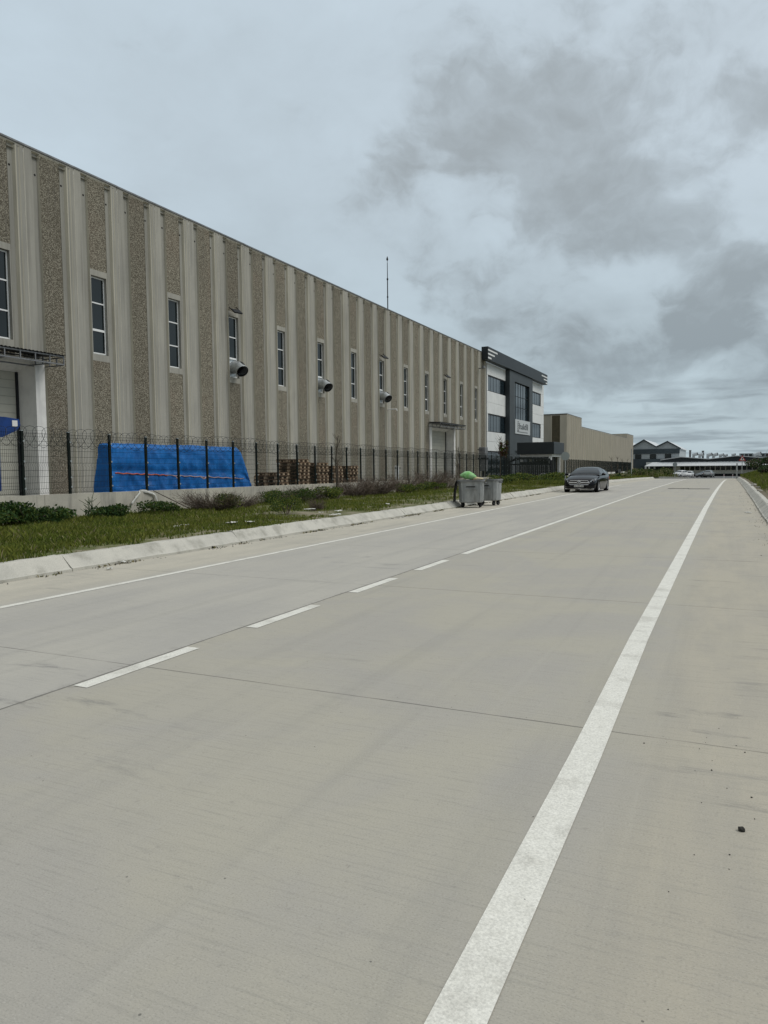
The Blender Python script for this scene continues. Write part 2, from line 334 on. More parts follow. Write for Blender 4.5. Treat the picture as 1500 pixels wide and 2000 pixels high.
# ------------------------------------------------------------------ mesh building
class MB:
    def __init__(s): s.v = []; s.f = []; s.mi = []; s.cur = 0
    def mat(s, i): s.cur = i; return s
    def add(s, vs, fs):
        o = len(s.v); s.v.extend([tuple(p) for p in vs])
        for f in fs: s.f.append(tuple(i+o for i in f)); s.mi.append(s.cur)
        return s
    def quad(s, a, b, c, d_): return s.add((a, b, c, d_), ((0, 1, 2, 3),))
    def box(s, x0, x1, y0, y1, z0, z1, T=None):
        vs = [Vector((x, y, z)) for z in (z0, z1) for y in (y0, y1) for x in (x0, x1)]
        if T: vs = [T @ p for p in vs]
        return s.add(vs, ((0, 2, 3, 1), (4, 5, 7, 6), (0, 1, 5, 4), (2, 6, 7, 3), (0, 4, 6, 2), (1, 3, 7, 5)))
    def cbox(s, x0, x1, y0, y1, z0, z1, c=.02, T=None):   # box with chamfered upright and top edges
        p0 = [(x0+c, y0), (x1-c, y0), (x1, y0+c), (x1, y1-c), (x1-c, y1), (x0+c, y1), (x0, y1-c), (x0, y0+c)]
        cx, cy = (x0+x1)/2, (y0+y1)/2
        kx, ky = 1-2*c/max(x1-x0, 1e-6), 1-2*c/max(y1-y0, 1e-6)
        rings = [[(x, y, z0) for x, y in p0], [(x, y, z1-c) for x, y in p0], [(cx+(x-cx)*kx, cy+(y-cy)*ky, z1) for x, y in p0]]
        return s.loft(rings, T=T)
    def loft(s, rings, cap=True, closed=True, T=None):
        n = len(rings[0]); vs = [Vector(p) for r in rings for p in r]
        if T: vs = [T @ p for p in vs]
        fs = []
        for i in range(len(rings)-1):
            for j in range(n if closed else n-1):
                k = (j+1) % n
                fs.append((i*n+j, i*n+k, (i+1)*n+k, (i+1)*n+j))
        if cap: fs.append(tuple(range(n))[::-1]); fs.append(tuple((len(rings)-1)*n+j for j in range(n)))
        return s.add(vs, fs)
    def cyl(s, p0, p1, r0, r1=None, n=10, cap=True):
        p0, p1 = Vector(p0), Vector(p1); r1 = r0 if r1 is None else r1
        ax = (p1-p0).normalized(); a = ax.orthogonal().normalized(); b = ax.cross(a)
        ring = lambda p, r: [p+a*(r*math.cos(2*math.pi*i/n))+b*(r*math.sin(2*math.pi*i/n)) for i in range(n)]
        return s.loft([ring(p0, r0), ring(p1, r1)], cap)
    def tube(s, pts, r, n=5, cap=True):
        pts = [Vector(p) for p in pts]; rs = r if isinstance(r, (list, tuple)) else [r]*len(pts)
        rings = []; a = None
        for i, p in enumerate(pts):
            t = (pts[min(i+1, len(pts)-1)]-pts[max(i-1, 0)])
            if t.length < 1e-9: t = Vector((0, 0, 1))
            t.normalize()
            if a is None: a = t.orthogonal().normalized()
            a = (a-t*a.dot(t)); a = a.normalized() if a.length > 1e-6 else t.orthogonal().normalized()
            b = t.cross(a)
            rings.append([p+a*(rs[i]*math.cos(2*math.pi*k/n))+b*(rs[i]*math.sin(2*math.pi*k/n)) for k in range(n)])
        return s.loft(rings, cap)
    def lathe(s, prof, n=20, T=None, cap=False):           # profile of (radius, height) about +X
        rings = [[(h, r*math.cos(2*math.pi*i/n), r*math.sin(2*math.pi*i/n)) for i in range(n)] for r, h in prof]
        return s.loft(rings, cap, T=T)
    def prism(s, poly, f0, f1):                            # poly: 2-D points; f0, f1 map a 2-D point to 3-D
        n = len(poly); a = [f0(*p) for p in poly]; b = [f1(*p) for p in poly]
        return s.add(a+b, [tuple(range(n)), tuple(range(2*n-1, n-1, -1))]+[(i, i+n, (i+1) % n+n, (i+1) % n) for i in range(n)])
    def build(s, name, mats, parent=None, smooth=False, loc=None):
        me = bpy.data.meshes.new(name)
        vs = s.v if loc is None else [(p[0]-loc[0], p[1]-loc[1], p[2]-loc[2]) for p in s.v]
        me.from_pydata(vs, [], s.f)
        if not isinstance(mats, (list, tuple)): mats = [mats]
        for m in mats: me.materials.append(M(m) if isinstance(m, str) else m)
        if len(mats) > 1: me.polygons.foreach_set('material_index', s.mi)
        if smooth: me.polygons.foreach_set('use_smooth', [True]*len(me.polygons))
        me.update()
        o = bpy.data.objects.new(name, me); COL.objects.link(o)
        if parent: o.parent = parent
        if loc is not None: o.location = loc
        return o

def tag(o, label, cat, group=None, kind=None):
    o['label'] = label; o['category'] = cat
    if group: o['group'] = group
    if kind: o['kind'] = kind
    return o
def thing(name, label, cat, loc=(0, 0, 0), rz=0.0, group=None):
    o = bpy.data.objects.new(name, None); COL.objects.link(o)
    o.location = loc; o.rotation_euler = (0, 0, rz); o.empty_display_size = .2
    return tag(o, label, cat, group)
def struct(o): o['kind'] = 'structure'; return o
def copy_tree(o, parent=None):
    c = o.copy(); COL.objects.link(c)
    if parent: c.parent = parent
    for ch in list(o.children): copy_tree(ch, c)
    return c
def fast_mesh(name, verts, tris, mats, midx=None, parent=None, loc=None):
    me = bpy.data.meshes.new(name)
    verts = np.asarray(verts, np.float32); tris = np.asarray(tris, np.int32)
    if loc is not None: verts = verts-np.asarray(loc, np.float32)
    k = tris.shape[1]
    me.vertices.add(len(verts)); me.vertices.foreach_set('co', verts.ravel())
    me.loops.add(tris.size); me.loops.foreach_set('vertex_index', tris.ravel())
    me.polygons.add(len(tris)); me.polygons.foreach_set('loop_start', np.arange(0, tris.size, k, dtype=np.int32))
    if not isinstance(mats, (list, tuple)): mats = [mats]
    for m in mats: me.materials.append(M(m))
    if midx is not None: me.polygons.foreach_set('material_index', np.asarray(midx, np.int32))
    me.update(); me.validate()
    o = bpy.data.objects.new(name, me); COL.objects.link(o)
    if parent: o.parent = parent
    if loc is not None: o.location = loc
    return o
def text_mesh(txt, name, size, mtl, parent, depth=.01):
    cu = bpy.data.curves.new('t', 'FONT'); cu.body = txt; cu.size = size; cu.extrude = depth
    ob = bpy.data.objects.new('t', cu); COL.objects.link(ob)
    bpy.context.view_layer.update()
    me = bpy.data.meshes.new_from_object(ob.evaluated_get(bpy.context.evaluated_depsgraph_get()))
    bpy.data.objects.remove(ob); me.materials.clear(); me.materials.append(M(mtl)); me.name = name
    o = bpy.data.objects.new(name, me); COL.objects.link(o); o.parent = parent
    return o

# ------------------------------------------------------------------ terrain
def gz(y): return float(np.interp(y, (50, 70, 90, 110, 185, 250, 420), (0, -.08, -.28, -.52, -1.72, -2.45, -3.2)))
def wall_top(y): return .955-.0056*(y-12)
def nz(x, y, s=1.0): return mnoise.noise(Vector((x*s, y*s, 3.3)))
def verge_z(x, y):
    t = min(1, max(0, (-9.7-x)/1.2))
    return gz(y)+.2+t*(.03+.05*nz(x, y, .6)+.03*nz(x, y, 2.1))-max(0, y-60)*.0
def bank_z(x, y):
    t = max(0, x-1.35)
    rise = min(1.15, .30*t)*min(1, max(.25, (y-30)/45))
    return gz(y)+.22+rise+min(1, t)*(.06*nz(x, y, .7)+.03*nz(x, y, 2.4))

def sheet(name, xs, ys, zf, mtl, smooth=True):
    mb = MB(); n = len(xs)
    mb.add([(x, y, zf(x, y)) for y in ys for x in xs],
           [(j*n+i, j*n+i+1, (j+1)*n+i+1, (j+1)*n+i) for j in range(len(ys)-1) for i in range(n-1)])
    return struct(mb.build(name, mtl, smooth=smooth))
fr = lambda a, b, st: list(np.arange(a, b+1e-6, st))
ys_all = fr(-60, 40, 20)+fr(50, 130, 5)+[185, 250, 420, 900, 2500]
sheet('ground', [-2500, -300, -60, -26, -16.6, -9, 0, 1, 10, 60, 400, 2500], ys_all, lambda x, y: gz(y)-.30, 'far_ground')
sheet('road', [-9.36, -6, -3, 0, 1.02], fr(-14, 110, 2), lambda x, y: gz(y), 'road')
sheet('cross_road', [-60, -30, -9.36, 1.02, 30, 60], fr(110.02, 238, 6), lambda x, y: gz(y)-.012, 'asphalt')
sheet('verge', fr(-16.21, -9.63, .47), fr(-8, 109, .5), verge_z, 'soil')
sheet('bank', [1.30, 1.5, 1.8, 2.2, 2.7, 3.3, 4, 5, 6, 8, 11, 15, 22, 40], fr(4, 108, .8), bank_z, 'bare_soil')
sheet('yard', [-24.62, -20, -16.44], fr(-14, 78, 4), lambda x, y: wall_top(y)-.36, 'yard_concrete')

def strip(name, pts, w, z=.004):         # painted line along a list of (x, y) centres
    mb = MB(); P_ = []
    for (xa, ya), (xb, yb) in zip(pts[:-1], pts[1:]):
        k = max(1, int((yb-ya)/2))
        P_ += [(xa+(xb-xa)*i/k, ya+(yb-ya)*i/k) for i in range(k)]
    P_.append(pts[-1])
    for (xa, ya), (xb, yb) in zip(P_[:-1], P_[1:]):
        mb.quad((xa-w/2, ya, gz(ya)+z), (xa+w/2, ya, gz(ya)+z), (xb+w/2, yb, gz(yb)+z), (xb-w/2, yb, gz(yb)+z))
    return struct(mb.build(name, 'line_paint'))
strip('edge_line', [(-.675, -8), (-.68, 4), (-.71, 7), (-.70, 16), (-.68, 28), (-.60, 42), (-.45, 60), (-.24, 84), (-.1, 92)], .165)
strip('edge_line', [(-7.66, -8), (-7.66, 38), (-7.6, 44), (-7.5, 60)], .12)
strip('centre_line', [(-4.30, 12.55), (-4.30, 40), (-4.30, 62), (-4.34, 76), (-4.6, 98)], .135)
for y0 in (-3.05, -.85, 1.45, 3.85, 6.0, 8.2, 10.35):
    strip('lane_dash', [(-4.295, y0), (-4.295, y0+1.27)], .135)

# kerbs: cast stones with a low lip and a sloping face
def kerb(name, x, sgn, stones, mtl='kerb_concrete'):
    mb = MB()
    for a, b in stones:
        j = random.uniform(-.012, .012); t = random.uniform(-.01, .01)
        prof = [(0, -.25), (0, .045), (-.035, .06), (-.20, .225+t), (-.225, .24+t), (-.38, .24+t), (-.38, -.25)]
        k = max(1, int((b-a)/.3)) if a < 45 else 3
        rings = [[(x+sgn*p[0]+j, y, p[1]+gz(y)) for p in prof] for y in [a+.010+(b-a-.020)*i/k for i in range(k+1)]]
        if sgn < 0: rings = [r[::-1] for r in rings]
        mb.loft([[(p[0]+random.uniform(-.006, .006), p[1], p[2]+random.uniform(-.006, .006)) for p in r] for r in rings])
    return struct(mb.build(name, mtl))
st, y = [], -9.4
while y < 61: st.append((y, y+4.42)); y += 4.42
while y < 107: st.append((y, y+4.42)); y += 4.42
kerb('kerb', -9.32, 1, st)
kerb('kerb', .98, -1, [(a+1.2, b+1.2) for a, b in st if a < 96])
mb = MB()
for i in range(8):                       # far corner kerb beyond the side street
    a, b = (-9.6+.55*i, 121-.28*i), (-9.6+.55*(i+1)-.02, 121-.28*(i+1))
    mb.loft([[(p[0], p[1]-.2, gz(120)-.3), (p[0], p[1]-.15, gz(120)+.2), (p[0], p[1]+.25, gz(120)+.22), (p[0], p[1]+.3, gz(120)-.3)] for p in (a, b)])
struct(mb.build('kerb', 'kerb_concrete'))
sheet('verge', fr(-24, -9.7, 1.5), fr(121.3, 180, 4), lambda x, y: gz(y)+.15+.05*nz(x, y, .7), 'soil')

# ------------------------------------------------------------------ long concrete warehouse
XB, PITCHP, YC0 = -24.7, 2.385, 23.95
ROOF = 14.1
wh = thing('warehouse', 'long ribbed precast concrete warehouse with tall narrow windows beside the road', 'warehouse', (XB, 0, 0))
# local x: 0 is the outer face, negative goes into the building
def ribbed_wall(mb, y0, centres, top, bot, pitch, openings, windows, agg_x=-.025, gx=-.10, border=.16):
    """materials: 0 panel, 1 pale edge, 2 groove, 3 aggregate, 4 sealant"""
    hp = pitch/2; a = pitch*.20; g = pitch*.325
    for c in centres:
        tz = top-border
        op = None
        for (oy0, oy1, oz) in openings:
            if c+hp > oy0+.05 and c-hp < oy1-.05: op = (oy0, oy1, oz)
        def seg(ya, yb, xa, xb, m, z0=None, z1=None):
            """vertical strip from (xa, ya) to (xb, yb), clipped by a door opening"""
            z0 = bot if z0 is None else z0; z1 = tz if z1 is None else z1
            parts = [(ya, yb, z0)]
            if op:
                parts = []
                cuts = sorted({ya, yb}|{v for v in op[:2] if ya < v < yb})
                for p, q in zip(cuts[:-1], cuts[1:]):
                    inside = (p+q)/2 > op[0] and (p+q)/2 < op[1]
                    parts.append((p, q, max(z0, op[2]) if inside else z0))
            for p, q, zz in parts:
                if zz >= z1: continue
                fx = lambda t: xa+(xb-xa)*(0 if abs(yb-ya) < 1e-9 else (t-ya)/(yb-ya))
                mb.mat(m).quad((fx(p), p, zz), (fx(q), q, zz), (fx(q), q, z1), (fx(p), p, z1))
        j = .012
        seg(c-hp, c-hp+j, .004, .004, 4)
        seg(c-hp+j, c-g-.05, 0, 0, 0)
        seg(c-g-.05, c-g+.02, 0, gx, 1)
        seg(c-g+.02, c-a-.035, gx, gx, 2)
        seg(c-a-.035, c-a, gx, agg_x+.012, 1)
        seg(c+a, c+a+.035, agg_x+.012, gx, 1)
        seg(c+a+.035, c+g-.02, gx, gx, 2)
        seg(c+g-.02, c+g+.05, gx, 0, 1)
        seg(c+g+.05, c+g+.10, 0, .0, 1)
        seg(c+g+.10, c+g+.20, 0, -.018, 2)
        seg(c+g+.20, c+g+.24, -.018, 0, 1)
        seg(c+g+.24, c+hp-j, 0, 0, 0)
        seg(c+hp-j, c+hp, .004, .004, 4)
        w = [q for q in windows if abs(q[0]-c) < .3]
        if w:
            _, wz0, wz1 = w[0]
            seg(c-a, c+a, agg_x, agg_x, 3, None, wz0-.28)
            seg(c-a, c+a, agg_x, agg_x, 3, wz1+.25, None)
            for za, zb_ in ((wz0-.28, wz0), (wz1, wz1+.25)): seg(c-a, c+a, agg_x+.006, agg_x+.006, 0, za, zb_)
            for s_ in (-1, 1):
                mb.mat(0).quad((agg_x+.006, c+s_*a, wz0), (agg_x+.006, c+s_*(a-.05), wz0), (agg_x+.006, c+s_*(a-.05), wz1), (agg_x+.006, c+s_*a, wz1))
                mb.mat(0).quad((agg_x+.006, c+s_*(a-.05), wz0), (-.25, c+s_*(a-.05), wz0), (-.25, c+s_*(a-.05), wz1), (agg_x+.006, c+s_*(a-.05), wz1))
            for z_ in (wz0, wz1):
                mb.mat(0).quad((agg_x+.006, c-a+.05, z_), (-.25, c-a+.05, z_), (-.25, c+a-.05, z_), (agg_x+.006, c+a-.05, z_))
        else:
            seg(c-a, c+a, agg_x, agg_x, 3)
        # chamfered head of the grooves, border on top
        mb.mat(1)
        for p, q, xx in ((c-g-.05, c-a, gx), (c+a, c+g+.05, gx), (c-a, c+a, agg_x)):
            mb.quad((xx, p, tz-.0), (xx, q, tz-.0), (0, q, tz+.05), (0, p, tz+.05))
        mb.mat(0)
        mb.quad((0, c-hp+j, tz+.05), (0, c+hp-j, tz+.05), (0, c+hp-j, top), (0, c-hp+j, top))
        mb.quad((0, c-hp+j, tz), (0, c-g-.05, tz), (0, c-g-.05, tz+.05), (0, c-hp+j, tz+.05))
        mb.quad((0, c+g+.05, tz), (0, c+hp-j, tz), (0, c+hp-j, tz+.05), (0, c+g+.05, tz+.05))
        mb.mat(4).quad((-.02, c+hp-j, tz), (-.02, c+hp+j, tz), (-.02, c+hp+j, top), (-.02, c+hp-j, top))
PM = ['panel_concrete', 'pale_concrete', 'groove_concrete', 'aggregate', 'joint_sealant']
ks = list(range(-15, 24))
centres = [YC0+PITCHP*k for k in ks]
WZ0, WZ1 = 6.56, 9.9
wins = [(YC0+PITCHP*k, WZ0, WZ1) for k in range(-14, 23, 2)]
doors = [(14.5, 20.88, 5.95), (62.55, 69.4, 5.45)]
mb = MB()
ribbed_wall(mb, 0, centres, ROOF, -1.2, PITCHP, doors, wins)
y0w, y1w = centres[0]-PITCHP/2, centres[-1]+PITCHP/2
mb.mat(0)
mb.quad((0, y1w, -1.2), (-40, y1w, -1.2), (-40, y1w, ROOF), (0, y1w, ROOF))
mb.quad((0, y0w, -1.2), (-40, y0w, -1.2), (-40, y0w, ROOF), (0, y0w, ROOF))
mb.quad((-40, y0w, -1.2), (-40, y1w, -1.2), (-40, y1w, ROOF), (-40, y0w, ROOF))
mb.quad((-.02, y0w, ROOF-.3), (-40, y0w, ROOF-.3), (-40, y1w, ROOF-.3), (-.02, y1w, ROOF-.3))
mb.build('wall', PM, wh)
mb = MB()                                # thin metal coping, lapped piece by piece
yy = y0w
while yy < y1w-.1:
    e = min(yy+4.77, y1w); s_ = random.uniform(0, .012)
    mb.box(-.32, .035, yy+.006, e, ROOF-.055+s_, ROOF+.012+s_); yy = e
mb.build('coping', 'grey_steel', wh)
sock = None                              # lifting-socket holes near the top of each panel
for c in [v for v in centres if 14 < v < 60]:
    for s_ in (-1, 1):
        if sock is None:
            mb = MB(); mb.cyl((0, 0, 0), (.006, 0, 0), .045, n=8); sock = o = mb.build('lifting_socket', 'ink_black', wh)
        else: o = sock.copy(); COL.objects.link(o); o.parent = wh
        o.location = (-.101, c+s_*PITCHP*.262, ROOF-.95)

win_proto = None
duct_rows = {4, 8, 12}
for i, k in enumerate(range(-14, 23, 2)):
    c = YC0+PITCHP*k; hw = PITCHP*.20-.06
    zs = [WZ0+.02, WZ0+(WZ1-WZ0)*.325, WZ0+(WZ1-WZ0)*.665, WZ1-.02]
    key = (k in duct_rows)
    f = MB(); xo, xi = -.15, -.21; t = .055
    f.box(xi, xo, -hw, -hw+t, zs[0], zs[3]); f.box(xi, xo, hw-t, hw, zs[0], zs[3])
    for z_ in zs: f.box(xi, xo, -hw+t, hw-t, z_-(.0 if z_ == zs[0] else t if z_ == zs[3] else t/2), z_+(t if z_ == zs[0] else 0 if z_ == zs[3] else t/2))
    if k % 4 == 0:                       # tilting sash in the lowest light
        f.box(xo, xo+.018, -hw+.03, hw-.03, zs[1]-.075, zs[1]-.03); f.box(xo, xo+.018, -hw+.03, hw-.03, zs[0]+.03, zs[0]+.075)
        f.box(xo, xo+.018, -hw+.03, -hw+.075, zs[0]+.075, zs[1]-.075); f.box(xo, xo+.018, hw-.075, hw-.03, zs[0]+.075, zs[1]-.075)
    w = f.build('window', 'pvc_white', wh); w.location = (0, c, 0)
    g = MB(); g.box(-.195, -.18, -hw+.02, hw-.02, zs[0]+.03 if not key else zs[1], zs[3]-.02)
    g.build('pane', 'glass_dark', w)
    if key:
        g = MB(); g.box(-.195, -.17, -hw+t, hw-t, zs[0]+.04, zs[1]-.03)
        g.build('blanking_plate', 'galvanised', w)
        dct = MB(); r = .335
        zc_ = (zs[0]+zs[1])/2+.02
        e0, e1, e2 = Vector((-.17, c, zc_)), Vector((.16, c, zc_)), Vector((.58, c-.10, zc_-.26))
        rings = []
        ax = [Vector((1, 0, 0)), Vector((.93, -.12, -.30)).normalized(), Vector((.72, -.34, -.60)).normalized()]
        for p, d_ in ((e0, ax[0]), (e1, ax[0]), (e1+Vector((.12, -.015, -.03)), ax[1]), (e2, ax[2])):
            a_ = d_.cross(Vector((0, 0, 1))).normalized(); b_ = a_.cross(d_)
            rings.append([p+a_*(r*math.cos(2*math.pi*q/24))+b_*(r*math.sin(2*math.pi*q/24)) for q in range(24)])
        for s0, s1 in ((0, 1), (1, 2), (2, 3)): dct.loft([rings[s0], rings[s1]], cap=False)
        lip = [[p+(p-e2)*.04 for p in rings[3]], [p+(p-e2)*.04+ax[2]*-.03 for p in rings[3]]]
        dct.loft([rings[3], lip[0], lip[1]], cap=False)
        du = dct.build('exhaust_duct', 'galvanised', wh, smooth=True)
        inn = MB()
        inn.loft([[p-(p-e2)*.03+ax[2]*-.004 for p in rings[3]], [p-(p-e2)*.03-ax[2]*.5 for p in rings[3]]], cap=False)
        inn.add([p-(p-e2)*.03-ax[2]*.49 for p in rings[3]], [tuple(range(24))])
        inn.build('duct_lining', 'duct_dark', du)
for c, zt in ((YC0+4*PITCHP, WZ1), (YC0+12*PITCHP, WZ1), (YC0+18*PITCHP, WZ1)):   # floodlights above three windows
    f = MB(); T = Matrix.Translation((.22, c-.1, zt+.30)) @ Matrix.Rotation(R(-14), 4, 'Z') @ Matrix.Rotation(R(38), 4, 'Y')
    f.box(-.05, .30, -.28, .28, -.035, .035, T)
    for yb in (-.30, .28): f.box(-.40, .06, yb, yb+.02, -.02, .02, T)
    fl = f.build('floodlight', 'dark_steel', wh)
    q = MB(); q.box(.0, .25, -.22, .22, -.043, -.036, T); q.build('lens', 'lamp_glass', fl)
# drain pipe stub, surveillance lamp and electric box near the far corner
f = MB(); f.tube([(-.05, 53.6, 6.15), (.75, 53.6, 6.15), (.80, 53.6, 6.02)], .045, 8); f.build('drain_pipe', 'pvc_white', wh)
f = MB(); p = at_x(935, 719, XB); f.box(-.05, .5, p.y-.06, p.y+.06, p.z-.08, p.z); f.box(.38, .62, p.y-.15, p.y+.35, p.z-.02, p.z+.22); f.build('wall_lamp', 'grey_steel', wh)
mst = MB()
mst.cyl((-1.3, 56.6, ROOF-.3), (-1.3, 56.6, 17.2), .05, .042, 8); mst.cyl((-1.3, 56.6, 17.2), (-1.3, 56.6, 18.55), .035, .028, 8)
mst.cyl((-1.3, 56.6, 17.15), (-1.3, 56.6, 17.28), .075, .075, 8); mst.cyl((-1.3, 56.6, 15.7), (-1.3, 56.6, 15.8), .07, .07, 8)
mst.cyl((-1.3, 56.6, 18.55), (-1.3, 56.6, 18.8), .02, .02, 6)
mst.loft([[(-1.3+r_*math.cos(a), 56.6+r_*math.sin(a), z_) for a in np.linspace(0, 2*math.pi, 9)[:-1]] for r_, z_ in ((.02, 18.72), (.085, 18.80), (.085, 18.88), (.01, 19.1))])
mst.build('lightning_rod', 'dark_steel', wh)

def roller_door(ya, yb, ztop, zbase):
    """splayed white surround, slatted curtain, corrugated canopy on a lattice frame"""
    d_ = .7; t = .44; sp_ = .42
    fr_ = MB()
    ia, ib, iz = ya+t, yb-t, ztop-.08                        # front inner edge
    fr_.box(-.12, .10, ya, ia, zbase, ztop); fr_.box(-.12, .10, ib, yb, zbase, ztop); fr_.box(-.12, .10, ia, ib, iz, ztop)
    ba, bb, bz = ia+.18, ib-.18, iz-sp_
    fr_.quad((.098, ia, zbase), (-d_, ba, zbase), (-d_, ba, bz), (.098, ia, iz-.001))
    fr_.quad((.098, ib, zbase), (-d_, bb, zbase), (-d_, bb, bz), (.098, ib, iz-.001))
    fr_.quad((.098, ia, iz-.001), (.098, ib, iz-.001), (-d_, bb, bz), (-d_, ba, bz))
    f = fr_.build('door_frame', 'white_plaster', wh)
    c_ = MB(); c_.box(-d_-.08, -d_-.02, ba-.02, bb+.02, zbase, bz+.05)
    dr = c_.build('roller_door', 'roller_slats', wh)
    for y_ in (ba, bb-.09):
        rl = MB(); rl.box(-d_-.018, -d_+.05, y_, y_+.09, zbase, bz); rl.build('guide_rail', 'dark_steel', dr)
    cn = MB(); ov = 1.13; zf = ztop+.05
    y0_, y1_ = ya-.1, yb+.05
    for z_, x_ in ((zf, ov), (zf-.30, ov), (zf-.33, .03), (zf+.02, .03)): cn.box(x_-.025, x_+.025, y0_, y1_, z_-.025, z_+.025)
    n_ = int((y1_-y0_)/.62)
    for i in range(n_+1):
        y_ = y0_+.02+(y1_-y0_-.04)*i/n_
        cn.box(ov-.02, ov+.02, y_-.02, y_+.02, zf-.28, zf-.02)
        if i in (0, n_) or i % 3 == 0:
            cn.box(.05, ov-.02, y_-.02, y_+.02, zf-.045, zf-.005); cn.box(.05, ov-.02, y_-.02, y_+.02, zf-.345, zf-.305)
            for xx in (.35, .75): cn.box(xx-.02, xx+.02, y_-.02, y_+.02, zf-.31, zf-.04)
    ca = cn.build('door_canopy', 'grey_steel', wh)
    sh = MB(); k_ = int((y1_-y0_)/.16)
    pts = []
    for i in range(k_*2+1):
        pts.append((y0_-.05+(y1_-y0_+.1)*i/(k_*2), .0 if i % 2 else .045))
    for (a, za), (b, zb_) in zip(pts[:-1], pts[1:]):
        sh.quad((.0, a, zf+.075+za), (ov+.08, a, zf+.03+za), (ov+.08, b, zf+.03+zb_), (.0, b, zf+.075+zb_))
        sh.quad((.0, b, zf+.069+zb_), (ov+.08, b, zf+.024+zb_), (ov+.08, a, zf+.024+za), (.0, a, zf+.069+za))
    sh.build('canopy_sheet', 'dark_steel', ca)
roller_door(14.5, 20.88, 5.95, -.5)
roller_door(62.55, 69.4, 5.45, -.5)

# ------------------------------------------------------------------ office block with grey fascia
of = thing('office_building', 'three storey office building with white panels, grey frame and dark fascia', 'office', (XB, 0, 0))
def panelled(mb, ya, yb, za, zb, n, rows=1):
    """white cassettes with open joints"""
    for r in range(rows):
        z0, z1 = za+(zb-za)*r/rows, za+(zb-za)*(r+1)/rows
        for i in range(n):
            p, q = ya+(yb-ya)*i/n, ya+(yb-ya)*(i+1)/n
            mb.box(-.12, .0, p+.008, q-.008, z0+.012, z1-.012)
mb = MB()
mb.box(-22, -.121, 80.25, 108.45, -1.6, 13.2)
mb.build('core', 'anthracite', of)
for ya, yb in ((80.3, 88.0), (99.6, 108.5)):
    mb = MB(); e = .42
    n_ = 5
    for za, zb, rw in ((11.85, 13.2, 1), (7.5, 10.05, 2), (3.25, 5.45, 2)): panelled(mb, ya, yb, za, zb, n_, rw)
    for za, zb in ((10.05, 11.85), (5.45, 7.5)):
        if ya < 90: panelled(mb, ya, ya+e, za, zb, 1)
        else: panelled(mb, yb-1.9, yb, za, zb, 1)
    mb.build('wall_panels', 'white_cladding', of)
def ribbon(ya, yb, za, zb, n):
    f = MB(); xg = -.10
    f.box(-.115, -.03, ya, ya+.05, za, zb); f.box(-.115, -.03, yb-.05, yb, za, zb)
    f.box(-.115, -.03, ya+.05, yb-.05, za, za+.05); f.box(-.115, -.03, ya+.05, yb-.05, zb-.12, zb)
    for i in range(1, n):
        y_ = ya+(yb-ya)*i/n; f.box(-.10, -.075, y_-.015, y_+.015, za+.05, zb-.12)
    w = f.build('window', 'dark_steel', of)
    g = MB(); g.box(-.118, -.092, ya+.03, yb-.03, za+.03, zb-.05); g.build('pane', 'glass_blue', w)
for za, zb in ((10.06, 11.84), (5.46, 7.49)):
    ribbon(80.73, 87.9, za, zb, 6); ribbon(99.7, 106.58, za, zb, 6)
ribbon(80.5, 87.9, -.9, 3.22, 4); ribbon(99.7, 108.4, -.9, 3.22, 5)
mb = MB()                                # projecting grey frame round the central glazing
F0, F1, XF = 88.0, 99.6, .52
g0, g1, gz0, gz1 = 90.4, 97.8, 5.5, 12.0
mb.box(-.1, XF, F0, g0, -1.2, 13.2); mb.box(-.1, XF, g1, F1, -1.2, 13.2)
mb.box(-.1, XF, g0, g1, gz1, 13.2); mb.box(-.1, XF, g0, g1, 3.4, gz0); mb.box(-.1, XF-.25, g0, g1, -1.2, 3.4)
mb.build('facade_frame', 'anthracite_frame', of)
f = MB()
for z_ in (8.95, 10.3): f.box(.27, .31, g0, g1, z_-.02, z_+.02)
for i in range(1, 6):
    y_ = g0+(g1-g0)*i/6; f.box(.27, .30, y_-.015, y_+.015, 7.3, gz1)
w = f.build('curtain_glazing', 'dark_steel', of)
g = MB(); g.box(.24, .265, g0, g1, gz0, gz1); g.build('pane', 'glass_blue', w)
mb = MB()
mb.box(-.02, .72, 78.4, 107.7, 13.22, 14.62)
fa = mb.build('fascia', 'anthracite', of)
mb = MB()                                # three pale bars cut in each end of the fascia
for i, L_ in enumerate((3.6, 2.5, 1.25)):
    z_ = 14.35-.42*i
    mb.box(.7202, .735, 78.44, 78.44+L_, z_-.17, z_)
mb.build('stripe', 'white_cladding', fa); mb = MB()
for i, L_ in enumerate((3.6, 2.3, 1.1)):
    z_ = 14.30-.42*i
    mb.box(.7202, .735, 107.66-L_, 107.66, z_-.17, z_)
mb.build('stripe', 'white_cladding', fa)
mb = MB(); mb.box(XF-.05, XF+.08, 90.3, 97.9, 5.55, 7.35)
sg = mb.build('sign_board', 'sign_board', of)
t_ = text_mesh('hakfil', 'lettering', 1.12, 'anthracite', sg, .012)
xs_ = [v.co.x for v in t_.data.vertices]; wd = max(xs_)-min(xs_)
t_.matrix_local = Matrix.Translation((XF+.093, 92.1, 6.18)) @ Matrix(((0, 0, 1, 0), (1, 0, 0, 0), (0, 1, 0, 0), (0, 0, 0, 1))) @ Matrix.Diagonal((4.4/wd, 1.0, 1, 1))
mb = MB()                                # column of chevrons left of the word and a fine line of small print below
for i in range(6):
    z_ = 7.16-.22*i; k = .22+.03*i
    cy_ = 91.65
    mb.prism([(cy_-k, z_), (cy_, z_-.13), (cy_+k, z_), (cy_+k, z_-.07), (cy_, z_-.21), (cy_-k, z_-.07)], lambda a, b: (XF+.081, a, b), lambda a, b: (XF+.10, a, b))
mb.build('emblem', 'ink_black', sg)
mb = MB(); y_ = 91.2
